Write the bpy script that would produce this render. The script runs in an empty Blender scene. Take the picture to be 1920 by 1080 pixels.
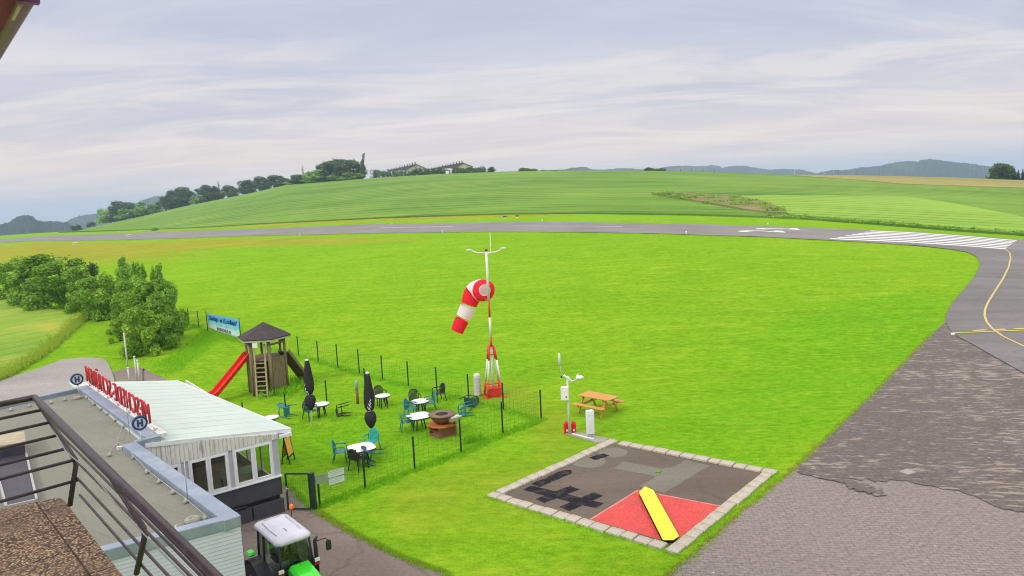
import bpy, math, random
import numpy as np
from mathutils import Vector, Matrix, Euler

# ------------------------------------------------------------------ camera, sky, sun, exposure
SC = bpy.context.scene
C = SC.collection
CAMH = 10.0
FPX, PITCH, ROLL = 1400.0, math.radians(7.4), math.radians(2.8)
SP, CP, SR, CR = math.sin(PITCH), math.cos(PITCH), math.sin(ROLL), math.cos(ROLL)
fwd = Vector((0, CP, -SP)); upv = Vector((0, SP, CP)); rt = Vector((1, 0, 0))
X = rt * CR - upv * SR; Y = rt * SR + upv * CR; Z = -fwd
cam = bpy.data.objects.new('camera', bpy.data.cameras.new('camera'))
cam.matrix_world = Matrix(((X.x, Y.x, Z.x, 0), (X.y, Y.y, Z.y, 0), (X.z, Y.z, Z.z, CAMH), (0, 0, 0, 1)))
cam.data.lens = 36.0 * FPX / 1920.0; cam.data.sensor_width = 36.0
cam.data.clip_start = 0.05; cam.data.clip_end = 30000
C.objects.link(cam); SC.camera = cam

SUN_EL, SUN_AZ = math.radians(38), math.radians(222)      # azimuth clockwise from +Y
SUN_STRENGTH, SKY_STRENGTH, CLOUD_STRENGTH, EXPOSURE = 1.5, 0.07, 1.0, 0.15
sun = bpy.data.objects.new('sun', bpy.data.lights.new('sun', 'SUN'))
sun.data.energy = SUN_STRENGTH; sun.data.angle = math.radians(12); sun.data.color = (1.0, 0.94, 0.85)
sd = Vector((math.sin(SUN_AZ) * math.cos(SUN_EL), math.cos(SUN_AZ) * math.cos(SUN_EL), math.sin(SUN_EL)))
sun.rotation_euler = sd.to_track_quat('Z', 'Y').to_euler(); sun.location = (0, 0, 60)
C.objects.link(sun)
SC.view_settings.view_transform = 'Standard'; SC.view_settings.look = 'None'
SC.view_settings.exposure = EXPOSURE; SC.view_settings.gamma = 1.0
SC.cycles.use_denoising = True
SC.cycles.max_bounces = 6; SC.cycles.transparent_max_bounces = 12
SC.cycles.volume_bounces = 0
SC.cycles.pixel_filter_type = 'BLACKMAN_HARRIS'; SC.cycles.filter_width = 1.1

class NT:
    """tiny node-tree helper"""
    def __init__(s, t): s.t = t; s.l = t.links
    def n(s, typ, **kw):
        nd = s.t.nodes.new(typ)
        for k, v in kw.items():
            if k.startswith('i_'):
                key = k[2:]; key = int(key) if key.isdigit() else key
                nd.inputs[key].default_value = v
            else: setattr(nd, k, v)
        return nd
    def c(s, a, b, oa=0, ib=0):
        s.l.new(a.outputs[oa], b.inputs[ib]); return b
    def math(s, op, a, b=None, clamp=False):
        m = s.n('ShaderNodeMath', operation=op, use_clamp=clamp)
        for i, v in enumerate((a, b)):
            if v is None: continue
            if isinstance(v, (int, float)): m.inputs[i].default_value = v
            else: s.l.new(v, m.inputs[i])
        return m.outputs[0]
    def ramp(s, fac, stops, interp='LINEAR'):
        r = s.n('ShaderNodeValToRGB'); cr = r.color_ramp; cr.interpolation = interp
        while len(cr.elements) < len(stops): cr.elements.new(0.5)
        for e, (p, col) in zip(cr.elements, stops):
            e.position = p; e.color = (col, col, col, 1) if isinstance(col, (int, float)) else (*col, 1)
        s.l.new(fac, r.inputs[0]); return r.outputs[0]
    def mix(s, fac, a, b, mode='MIX'):
        m = s.n('ShaderNodeMix', data_type='RGBA', blend_type=mode)
        for sock, v in ((m.inputs[0], fac), (m.inputs[6], a), (m.inputs[7], b)):
            if isinstance(v, (int, float)): sock.default_value = v
            elif isinstance(v, (tuple, list)): sock.default_value = (*v[:3], 1)
            else: s.l.new(v, sock)
        return m.outputs[2]
    def noise(s, vec, scale, detail=4, rough=0.55, dist=0.0):
        n = s.n('ShaderNodeTexNoise'); n.inputs['Scale'].default_value = scale; n.inputs['Detail'].default_value = detail
        n.inputs['Roughness'].default_value = rough; n.inputs['Distortion'].default_value = dist
        s.l.new(vec, n.inputs['Vector']); return n.outputs['Fac']
    def mapping(s, vec, scale=(1, 1, 1), rot=(0, 0, 0), loc=(0, 0, 0)):
        m = s.n('ShaderNodeMapping'); m.inputs['Scale'].default_value = scale; m.inputs['Rotation'].default_value = rot
        m.inputs['Location'].default_value = loc
        s.l.new(vec, m.inputs['Vector']); return m.outputs[0]

def lin(r, g, b):
    f = lambda c: (c / 255 / 12.92) if c / 255 <= 0.04045 else ((c / 255 + 0.055) / 1.055) ** 2.4
    return (f(r), f(g), f(b))

# overcast sky: Nishita behind a deck of stretched stratus, brighter towards the zenith as overcast skies are
W = bpy.data.worlds.new('World'); SC.world = W; W.use_nodes = True
W.node_tree.nodes.clear(); w = NT(W.node_tree)
wo = w.n('ShaderNodeOutputWorld'); tc = w.n('ShaderNodeTexCoord')
sky = w.n('ShaderNodeTexSky', sky_type='NISHITA', sun_disc=False, sun_elevation=SUN_EL, sun_rotation=SUN_AZ)
bgs = w.n('ShaderNodeBackground'); bgs.inputs[1].default_value = SKY_STRENGTH; w.c(sky, bgs)
sep = w.n('ShaderNodeSeparateXYZ'); w.c(tc, sep, 'Generated')
zc = w.math('MAXIMUM', sep.outputs[2], 0.0)
den = w.math('ADD', zc, 0.11)
cmb = w.n('ShaderNodeCombineXYZ')
w.l.new(w.math('DIVIDE', sep.outputs[0], den), cmb.inputs[0]); w.l.new(w.math('DIVIDE', sep.outputs[1], den), cmb.inputs[1])
cv = cmb.outputs[0]
n1 = w.noise(w.mapping(cv, (0.30, 0.55, 1), (0, 0, math.radians(-14)), (3.1, 1.4, 0)), 1.0, 6, 0.54, 0.5)
n2 = w.noise(w.mapping(cv, (0.62, 1.5, 1), (0, 0, math.radians(-9)), (7.7, 2.1, 0)), 1.0, 6, 0.6, 0.8)
n3 = w.noise(w.mapping(cv, (0.12, 0.25, 1), (0, 0, 0), (1.9, 8.2, 0)), 1.0, 2, 0.5)
cl = w.math('ADD', w.math('MULTIPLY', n1, 0.55), w.math('ADD', w.math('MULTIPLY', n2, 0.30), w.math('MULTIPLY', n3, 0.15)))
ccol = w.ramp(cl, [(0.36, lin(182, 188, 209)), (0.45, lin(194, 199, 216)), (0.53, lin(205, 207, 220)), (0.60, lin(217, 218, 227)), (0.68, lin(238, 236, 236))])
# pale warm band near the horizon
band = w.ramp(zc, [(0.0, 1.0), (0.05, 0.9), (0.095, 0.4), (0.19, 0.0)])
bandn = w.math('MULTIPLY', band, w.ramp(n2, [(0.34, 0.6), (0.62, 1.0)]))
ccol = w.mix(bandn, ccol, lin(243, 226, 214))
strk = w.math('MULTIPLY', w.ramp(n2, [(0.47, 0.0), (0.60, 1.0)]), w.ramp(zc, [(0.03, 0.9), (0.16, 0.75), (0.24, 0.0)]))
ccol = w.mix(w.math('MULTIPLY', strk, 0.55), ccol, lin(240, 233, 226))
low = w.ramp(zc, [(0.0, 0.8), (0.03, 0.35), (0.055, 0.0)])
ccol = w.mix(low, ccol, lin(226, 228, 235))
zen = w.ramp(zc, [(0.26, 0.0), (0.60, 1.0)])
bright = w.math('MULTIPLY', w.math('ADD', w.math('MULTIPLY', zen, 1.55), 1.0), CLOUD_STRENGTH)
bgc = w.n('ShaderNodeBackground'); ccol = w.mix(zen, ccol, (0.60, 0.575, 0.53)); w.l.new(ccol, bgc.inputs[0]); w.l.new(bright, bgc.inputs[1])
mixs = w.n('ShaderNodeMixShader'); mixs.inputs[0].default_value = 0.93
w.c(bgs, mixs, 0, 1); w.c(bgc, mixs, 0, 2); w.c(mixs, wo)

# ------------------------------------------------------------------ from pixels of the 1920x1080 photo to the place
def ray(px, py):
    a = (px - 960) / FPX; b = -(py - 540) / FPX
    A = a * CR + b * SR; B = -a * SR + b * CR
    return np.array([A, CP + B * SP, -SP + B * CP])

def elev(px, py):
    r = ray(px, py); return math.degrees(math.atan2(r[0], r[1])), r[2] / math.hypot(r[0], r[1])

NEAR = [(-200, 461), (0, 456), (52, 452), (181, 451), (332, 447), (480, 442), (600, 440), (700, 437.5), (800, 436.5), (880, 435.5), (960, 435), (1100, 436), (1200, 437.5), (1300, 440.5), (1420, 444), (1556, 451), (1700, 459.5), (1800, 467.5), (1920, 479), (2100, 500)]
FAR = [(-200, 457), (0, 449), (52, 445), (104, 441.5), (181, 439), (332, 434), (480, 429.5), (600, 424), (700, 420.5), (800, 418.5), (880, 417.5), (960, 416.5), (1100, 417), (1200, 418.5), (1300, 420.5), (1420, 423.5), (1550, 428.5), (1637, 432), (1700, 434.5), (1800, 441), (1905, 449.5), (2100, 468)]
FIELD = [(-200, 452), (0, 444), (60, 438.5), (110, 436), (181, 434), (332, 429), (400, 426), (480, 421), (600, 415), (700, 410), (800, 406.5), (900, 403.5), (960, 402), (1100, 401), (1200, 402.5), (1300, 404), (1420, 408), (1500, 411), (1600, 418.5), (1700, 426), (1800, 434.5), (1900, 441), (2100, 456)]
RIDGE = [(-200, 455), (0, 442), (145, 434), (187, 422), (259, 407), (337, 388.5), (415, 373), (480, 360), (535, 347), (620, 340), (700, 334), (830, 326), (960, 321.5), (1100, 320), (1200, 320.5), (1300, 322), (1440, 327), (1480, 329), (1590, 330), (1690, 332), (1790, 334.5), (1920, 340), (2100, 349)]
def prof(pts):
    e = [elev(*p) for p in pts]; return np.array([q[0] for q in e]), np.array([q[1] for q in e])
P_N, P_F, P_B, P_R = prof(NEAR), prof(FAR), prof(FIELD), prof(RIDGE)
def terrain(x, y):
    x = np.atleast_1d(np.asarray(x, float)); y = np.atleast_1d(np.asarray(y, float))
    d = np.hypot(x, y); az = np.degrees(np.arctan2(x, y)); azc = np.clip(az, -37, 40); r = np.radians(azc)
    dn = 132 / (np.cos(r) + 0.8 * np.sin(r)); df = 168 / (np.cos(r) + 0.8 * np.sin(r)); db = 195 / (np.cos(r) + 0.8 * np.sin(r))
    dr = 420 / (np.cos(r) + 0.6 * np.sin(r))
    zn = CAMH + dn * np.interp(azc, *P_N); zf = CAMH + df * np.interp(azc, *P_F)
    zb = CAMH + db * np.interp(azc, *P_B); zr = CAMH + dr * np.interp(azc, *P_R)
    dm = db + 0.55 * (dr - db); zm = zb + 0.55 * (zr - zb) + 0.05 * np.abs(zr - zb)
    nodes = [np.zeros_like(d), np.full_like(d, 40.0), dn, df, db, dm, dr, dr + 60, dr + 500, np.full_like(d, 4000.0)]
    vals = [np.zeros_like(d), np.zeros_like(d), zn, zf, zb, zm, zr, zr - 1.2, zr - 45, zr * 0 - 170]
    z = vals[-1].copy()
    for i in range(len(nodes) - 2, -1, -1):
        t = np.clip((d - nodes[i]) / np.maximum(nodes[i + 1] - nodes[i], 1e-6), 0, 1)
        z = np.where(d <= nodes[i + 1], vals[i] + t * (vals[i + 1] - vals[i]), z)
    wgt = np.clip((75 - np.abs(az)) / 25, 0, 1); z = z * wgt * wgt * (3 - 2 * wgt)
    return z
def T(x, y): return float(terrain(x, y)[0])
_TS = np.concatenate([np.linspace(4, 80, 900), np.geomspace(80.1, 3500, 2600)])
def at(px, py, z=None):
    """the point of the ground (or of the level z) that this pixel of the photo shows"""
    r = ray(px, py)
    if z is not None:
        t = (z - CAMH) / r[2]; return Vector((r[0] * t, r[1] * t, z))
    tt = _TS / math.hypot(r[0], r[1])
    hz = CAMH + r[2] * tt - terrain(r[0] * tt, r[1] * tt)
    k = np.nonzero(hz <= 0)[0]
    if len(k) == 0: k = [int(np.argmin(hz[:2400]))]
    i = max(int(k[0]), 1); f = hz[i - 1] / max(hz[i - 1] - hz[i], 1e-9); f = min(max(f, 0), 1)
    t = tt[i - 1] + f * (tt[i] - tt[i - 1])
    x, y = r[0] * t, r[1] * t
    return Vector((x, y, T(x, y)))
def atd(px, py, d):
    r = ray(px, py); t = d / math.hypot(r[0], r[1]); return Vector((r[0] * t, r[1] * t, CAMH + r[2] * t))
def proj(p):
    vx, vy, vz = p[0], p[1], p[2] - CAMH
    zz = vy * CP - vz * SP; B = vy * SP + vz * CP
    return 960 + FPX * (vx * CR - B * SR) / zz, 540 - FPX * (vx * SR + B * CR) / zz
def top_z(base, py):
    lo, hi = -20.0, 300.0
    for _ in range(50):
        m = (lo + hi) / 2
        if proj((base[0], base[1], m))[1] > py: lo = m
        else: hi = m
    return lo

# ------------------------------------------------------------------ mesh helpers
class MB:
    def __init__(s): s.v = []; s.f = []; s.sm = []
    def add(s, vs, fs, smooth=False, mat=None):
        o = len(s.v)
        s.v += [tuple((mat @ Vector(v)) if mat else v) for v in vs]
        s.f += [tuple(o + i for i in f) for f in fs]; s.sm += [smooth] * len(fs); return s
    def box(s, c, d, rz=0, mat=None, bev=0.0):
        x, y, z = d[0] / 2, d[1] / 2, d[2] / 2; m = Matrix.Translation(c) @ Matrix.Rotation(rz, 4, 'Z')
        if mat: m = mat @ m
        if bev <= 0:
            vs = [(-x, -y, -z), (x, -y, -z), (x, y, -z), (-x, y, -z), (-x, -y, z), (x, -y, z), (x, y, z), (-x, y, z)]
            return s.add(vs, [(0, 3, 2, 1), (4, 5, 6, 7), (0, 1, 5, 4), (1, 2, 6, 5), (2, 3, 7, 6), (3, 0, 4, 7)], False, m)
        b = min(bev, x * .9, y * .9, z * .9); prof_ = []
        for zz, ins in ((-z, b), (-z + b, 0), (z - b, 0), (z, b)):
            xx, yy = x - ins, y - ins
            prof_.append([(-xx + b, -yy, zz), (xx - b, -yy, zz), (xx, -yy + b, zz), (xx, yy - b, zz), (xx - b, yy, zz), (-xx + b, yy, zz), (-xx, yy - b, zz), (-xx, -yy + b, zz)])
        return s.loft(prof_, m, smooth=False)
    def loft(s, rings, mat=None, smooth=True, caps=True, closed=True):
        n = len(rings[0]); vs = [p for r in rings for p in r]; fs = []
        for i in range(len(rings) - 1):
            for j in range(n if closed else n - 1):
                k = (j + 1) % n; fs.append((i * n + j, i * n + k, (i + 1) * n + k, (i + 1) * n + j))
        s.add(vs, fs, smooth, mat)
        if caps and closed:
            o = len(s.v) - len(vs)
            s.f += [tuple(o + j for j in range(n - 1, -1, -1)), tuple(o + (len(rings) - 1) * n + j for j in range(n))]; s.sm += [False, False]
        return s
    def tube(s, pts, r, n=8, mat=None, caps=True):
        pts = [Vector(p) for p in pts]; rs = r if isinstance(r, (list, tuple)) else [r] * len(pts); rings = []; prev = None
        for i, p in enumerate(pts):
            d = (pts[min(i + 1, len(pts) - 1)] - pts[max(i - 1, 0)]); d = d.normalized() if d.length > 1e-9 else Vector((0, 0, 1))
            if prev is None:
                a = Vector((0, 0, 1)) if abs(d.z) < 0.9 else Vector((1, 0, 0)); u = d.cross(a).normalized()
            else:
                u = prev - d * prev.dot(d); u = u.normalized() if u.length > 1e-6 else d.orthogonal().normalized()
            prev = u; v = d.cross(u)
            rings.append([tuple(p + (u * math.cos(2 * math.pi * k / n) + v * math.sin(2 * math.pi * k / n)) * rs[i]) for k in range(n)])
        return s.loft(rings, mat, True, caps)
    def lathe(s, prof_, n=20, mat=None, cx=0, cy=0):
        return s.loft([[(cx + r * math.cos(2 * math.pi * k / n), cy + r * math.sin(2 * math.pi * k / n), z) for k in range(n)] for r, z in prof_], mat)
    def prism(s, poly, z0, z1, mat=None):
        return s.loft([[(x, y, z0) for x, y in poly], [(x, y, z1) for x, y in poly]], mat, False)
    def bar(s, a, b, w, h, mat=None):
        a = Vector(a); b = Vector(b); d = (b - a); L = d.length; d = d / L
        up = Vector((0, 0, 1)) if abs(d.z) < 0.95 else Vector((1, 0, 0)); u = d.cross(up).normalized(); v = u.cross(d)
        m = Matrix(((u.x, d.x, v.x, 0), (u.y, d.y, v.y, 0), (u.z, d.z, v.z, 0), (0, 0, 0, 1))); m.translation = (a + b) / 2
        return s.box((0, 0, 0), (w, L, h), 0, (mat @ m) if mat else m)
    def ell(s, c, r, n=12, m_=8, mat=None):
        rings = []
        for i in range(m_ + 1):
            t = math.pi * (0.02 + 0.96 * i / m_); rings.append([(c[0] + r[0] * math.sin(t) * math.cos(2 * math.pi * k / n), c[1] + r[1] * math.sin(t) * math.sin(2 * math.pi * k / n), c[2] - r[2] * math.cos(t)) for k in range(n)])
        return s.loft(rings, mat)
    def build(s, name, m, parent=None, label=None):
        me = bpy.data.meshes.new(name); me.from_pydata(s.v, [], s.f)
        me.polygons.foreach_set('use_smooth', s.sm); me.materials.append(m); me.update()
        o = bpy.data.objects.new(name, me); C.objects.link(o)
        if parent: o.parent = parent
        if label: o['label'] = label
        return o
def tag(o, label, cat, group=None):
    o['label'] = label; o['category'] = cat
    if group: o['group'] = group
    return o
def struct(o): o['kind'] = 'structure'; return o
def thing(name, label, cat, loc=(0, 0, 0), rz=0, group=None, scale=1.0):
    o = bpy.data.objects.new(name, None); o.empty_display_size = 0.2; C.objects.link(o)
    o.location = loc; o.rotation_euler = (0, 0, rz) if isinstance(rz, (int, float)) else rz; o.scale = (scale,) * 3
    return tag(o, label, cat, group)
def dup(root, loc, rz, label, scale=None):
    r = root.copy(); C.objects.link(r); r.location = loc; r['label'] = label
    r.rotation_euler = (0, 0, rz) if isinstance(rz, (int, float)) else rz
    if scale is not None: r.scale = scale if isinstance(scale, (tuple, list)) else (scale,) * 3
    for ch in root.children:
        c = ch.copy(); C.objects.link(c); c.parent = r
        for g in ch.children:
            e = g.copy(); C.objects.link(e); e.parent = c
    return r
def text_mesh(body, size=1.0, extrude=0.0, bold=0.0, shear=0.0, spacing=1.0, align='CENTER'):
    cu = bpy.data.curves.new('t', 'FONT'); cu.body = body; cu.size = size; cu.extrude = extrude; cu.offset = bold; cu.shear = shear
    cu.align_x = align; cu.space_character = spacing; cu.resolution_u = 3
    o = bpy.data.objects.new('t', cu); C.objects.link(o)
    me = bpy.data.meshes.new_from_object(o.evaluated_get(bpy.context.evaluated_depsgraph_get()))
    bpy.data.objects.remove(o); bpy.data.curves.remove(cu)
    return me

# ------------------------------------------------------------------ materials
MATS = {}
def mat(name, col, rough=0.6, var=0.15, scale=6.0, bump=0.0, metal=0.0, spec=0.4, dirt=None, dirt_amt=0.5, dirt_scale=2.5, stretch=(1, 1, 1), coat=0.0, fine=0.0):
    m = bpy.data.materials.new(name); m.use_nodes = True; m.node_tree.nodes.clear(); t = NT(m.node_tree)
    out = t.n('ShaderNodeOutputMaterial'); b = t.n('ShaderNodeBsdfPrincipled'); t.c(b, out)
    b.inputs['Roughness'].default_value = rough; b.inputs['Metallic'].default_value = metal; b.inputs['Specular IOR Level'].default_value = spec
    b.inputs['Coat Weight'].default_value = coat
    tc_ = t.n('ShaderNodeTexCoord'); vec = t.mapping(tc_.outputs['Object'], stretch)
    n = t.noise(vec, scale, 5, 0.6)
    f = t.ramp(n, [(0.3, 0.0), (0.7, 1.0)])
    c = t.mix(f, tuple(x * (1 - var) for x in col), tuple(min(x * (1 + var), 0.95) for x in col))
    if dirt:
        dn_ = t.noise(vec, dirt_scale, 7, 0.65); c = t.mix(t.math('MULTIPLY', t.ramp(dn_, [(0.5, 0.0), (0.68, 1.0)]), dirt_amt), c, dirt)
    if fine:
        fn = t.noise(vec, scale * 14, 3, 0.7); c = t.mix(fine, c, t.ramp(fn, [(0.35, tuple(x * 0.3 for x in col)), (0.65, tuple(min(x * 1.7, .95) for x in col))]))
    t.l.new(c, b.inputs['Base Color'])
    if bump:
        bn = t.n('ShaderNodeBump'); bn.inputs['Strength'].default_value = bump; bn.inputs['Distance'].default_value = 0.02
        t.l.new(t.noise(vec, scale * 5, 5, 0.6), bn.inputs['Height']); t.c(bn, b, 0, 'Normal')
    MATS[name] = m; return m
def world_mat(name):
    m = bpy.data.materials.new(name); m.use_nodes = True; m.node_tree.nodes.clear(); t = NT(m.node_tree)
    out = t.n('ShaderNodeOutputMaterial'); b = t.n('ShaderNodeBsdfPrincipled'); t.c(b, out)
    g = t.n('ShaderNodeNewGeometry'); MATS[name] = m
    return m, t, b, g.outputs['Position']
def bump_to(t, b, h, strength, dist):
    bn = t.n('ShaderNodeBump'); bn.inputs['Strength'].default_value = strength; bn.inputs['Distance'].default_value = dist
    t.l.new(h, bn.inputs['Height']); t.c(bn, b, 0, 'Normal')

RW_ANG = math.atan2(-0.8, 1.0)          # direction of the runway in plan
# lawn and airfield grass
def grass_mat(name, dark, mid, light, dry_amt, dry=None, stripes=0.0):
    m, t, b, pos = world_mat(name)
    big = t.noise(pos, 0.035, 4, 0.55, 0.4); med = t.noise(pos, 0.22, 5, 0.6, 0.3)
    mow = t.noise(t.mapping(pos, (0.10, 0.85, 0.2), (0, 0, -RW_ANG * .45)), 1.0, 9, 0.74)
    fine = t.noise(t.mapping(pos, (1, 1.7, 1), (0, 0, .25)), 2.2, 7, 0.76); vfine = t.noise(pos, 14.0, 4, 0.75)
    mixf = t.math('ADD', t.math('MULTIPLY', big, 0.30), t.math('ADD', t.math('MULTIPLY', mow, 0.50), t.math('MULTIPLY', med, 0.20)))
    c = t.ramp(mixf, [(0.40, dark), (0.50, mid), (0.60, light)])
    tuft = t.ramp(fine, [(0.36, 0.0), (0.5, 0.5), (0.64, 1.0)])
    c = t.mix(0.55, c, t.mix(tuft, tuple(x * 0.55 for x in dark), tuple(x * 1.15 for x in light)))
    c = t.mix(0.32, c, t.mix(t.ramp(vfine, [(0.32, 0.0), (0.7, 1.0)]), tuple(x * 0.35 for x in dark), tuple(x * 1.35 for x in light)))
    dn_ = t.noise(t.mapping(pos, (.6, 1.4, 1)), 0.6, 9, 0.75); dmask = t.math('MULTIPLY', t.ramp(dn_, [(0.52, 0.0), (0.70, 1.0)]), dry_amt)
    c = t.mix(dmask, c, dry or lin(176, 184, 60))
    a = t.n('ShaderNodeAttribute', attribute_name='dry')
    dm2 = t.math('MULTIPLY', a.outputs['Fac'], t.ramp(t.noise(pos, 0.12, 5, 0.6), [(0.25, 0.55), (0.6, 1.0)]))
    c = t.mix(dm2, c, t.mix(t.ramp(mow, [(0.35, 0.0), (0.65, 1.0)]), lin(126, 126, 40), lin(168, 164, 60)))
    a2 = t.n('ShaderNodeAttribute', attribute_name='lush')
    c = t.mix(t.math('MULTIPLY', a2.outputs['Fac'], t.ramp(med, [(0.3, 0.4), (0.6, 1.0)])), c, t.mix(tuft, (0.030, 0.24, 0.004), (0.07, 0.42, 0.010)))
    t.l.new(c, b.inputs['Base Color']); b.inputs['Roughness'].default_value = 0.9; b.inputs['Specular IOR Level'].default_value = 0.0
    bump_to(t, b, t.math('ADD', fine, vfine), 0.6, 0.10)
    return m
GRASS = grass_mat('grass', (0.080, 0.268, 0.007), (0.166, 0.405, 0.011), (0.280, 0.485, 0.024), 0.55)

def crop_mat(name, dark, mid, light, line_ang, line_scale, line_amt, warm=None):
    m, t, b, pos = world_mat(name)
    v = t.mapping(pos, (1, 1, 0.0), (0, 0, -line_ang))
    big = t.noise(pos, 0.012, 4, 0.6, 0.5); med = t.noise(t.mapping(v, (0.012, 0.09, 0)), 1.0, 5, 0.65); fine = t.noise(pos, 0.9, 5, 0.75)
    c = t.ramp(t.math('ADD', t.math('MULTIPLY', big, 0.45), t.math('MULTIPLY', med, 0.55)), [(0.36, dark), (0.5, mid), (0.64, light)])
    c = t.mix(0.25, c, t.mix(t.ramp(fine, [(0.3, 0.0), (0.7, 1.0)]), tuple(x * 0.6 for x in dark), light))
    wv = t.n('ShaderNodeTexWave', wave_type='BANDS', bands_direction='Y', wave_profile='SIN')
    wv.inputs['Scale'].default_value = line_scale; wv.inputs['Distortion'].default_value = 1.6; wv.inputs['Detail'].default_value = 3; wv.inputs['Detail Scale'].default_value = 0.35
    t.l.new(v, wv.inputs['Vector'])
    ln = t.math('MULTIPLY', t.ramp(wv.outputs['Fac'], [(0.86, 0.0), (0.97, 1.0)]), t.math('MULTIPLY', t.ramp(t.noise(pos, 0.02, 2), [(0.38, 0.15), (0.6, 1.0)]), line_amt))
    c = t.mix(ln, c, tuple(x * 0.42 for x in dark))
    if warm:
        c = t.mix(t.math('MULTIPLY', t.ramp(t.noise(pos, 0.05, 5, 0.65), [(0.48, 0.0), (0.66, 1.0)]), 0.8), c, warm)
    t.l.new(c, b.inputs['Base Color']); b.inputs['Roughness'].default_value = 0.9; b.inputs['Specular IOR Level'].default_value = 0.1
    bump_to(t, b, fine, 0.4, 0.25)
    return m
CROP_GREEN = crop_mat('green_wheat', (0.075, 0.185, 0.018), (0.145, 0.285, 0.028), (0.235, 0.365, 0.048), RW_ANG + 0.1, 0.055, 0.9)
CROP_LIGHT = crop_mat('light_barley', (0.185, 0.360, 0.035), (0.250, 0.420, 0.045), (0.310, 0.460, 0.070), RW_ANG + 0.22, 0.06, 0.75)
CROP_TAN = crop_mat('ripe_barley', (0.230, 0.220, 0.065), (0.30, 0.275, 0.085), (0.36, 0.32, 0.11), RW_ANG, 0.05, 0.2)
CROP_NEAR = crop_mat('near_barley', (0.130, 0.270, 0.022), (0.215, 0.360, 0.038), (0.320, 0.410, 0.070), 0.9, 0.12, 0.5, lin(190, 172, 70))
FALLOW = crop_mat('fallow', (0.16, 0.17, 0.05), (0.26, 0.205, 0.095), (0.34, 0.27, 0.15), RW_ANG + 0.3, 0.05, 0.1, (0.10, 0.20, 0.03))

def asphalt_mat(name, col, spots=0.2, crack=0.3, joint=None):
    m, t, b, pos = world_mat(name)
    big = t.noise(pos, 0.12, 5, 0.6); fine = t.noise(pos, 9.0, 4, 0.75); st = t.noise(t.mapping(pos, (0.03, 0.6, 0), (0, 0, -RW_ANG)), 1.0, 4, 0.6)
    c = t.ramp(t.math('ADD', t.math('MULTIPLY', big, 0.5), t.math('MULTIPLY', st, 0.5)), [(0.34, tuple(x * 0.72 for x in col)), (0.5, col), (0.66, tuple(x * 1.28 for x in col))])
    c = t.mix(spots, c, t.ramp(fine, [(0.3, tuple(x * 0.4 for x in col)), (0.7, tuple(x * 1.8 for x in col))]))
    vo = t.n('ShaderNodeTexVoronoi', feature='DISTANCE_TO_EDGE'); vo.inputs['Scale'].default_value = 0.28
    wp = t.noise(pos, 0.7, 4, 0.6)
    va = t.n('ShaderNodeVectorMath', operation='ADD'); t.l.new(pos, va.inputs[0])
    cb = t.n('ShaderNodeCombineXYZ'); t.l.new(t.math('MULTIPLY', wp, 2.2), cb.inputs[0]); t.l.new(t.math('MULTIPLY', wp, -1.7), cb.inputs[1]); t.l.new(cb.outputs[0], va.inputs[1])
    t.l.new(va.outputs[0], vo.inputs['Vector'])
    c = t.mix(t.math('MULTIPLY', t.ramp(vo.outputs['Distance'], [(0.0, 1.0), (0.018, 0.0)]), crack), c, tuple(x * 0.35 for x in col))
    t.l.new(c, b.inputs['Base Color']); b.inputs['Roughness'].default_value = 0.8; b.inputs['Specular IOR Level'].default_value = 0.3
    bump_to(t, b, fine, 0.3, 0.02)
    return m
RUNWAY = asphalt_mat('runway_asphalt', (0.200, 0.185, 0.185), 0.12, 0.15)
TAXI = asphalt_mat('taxiway_asphalt', (0.160, 0.150, 0.155), 0.16, 0.3)
PATHM = asphalt_mat('path_asphalt', (0.185, 0.150, 0.135), 0.28, 0.4)
SIGNALM = asphalt_mat('signal_asphalt', (0.120, 0.094, 0.078), 0.22, 0.3)
SIGNAL_PALE = asphalt_mat('worn_paint', (0.160, 0.150, 0.122), 0.22, 0.1)
GRAVEL = asphalt_mat('gravel', (0.285, 0.262, 0.262), 0.32, 0.0)

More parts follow.
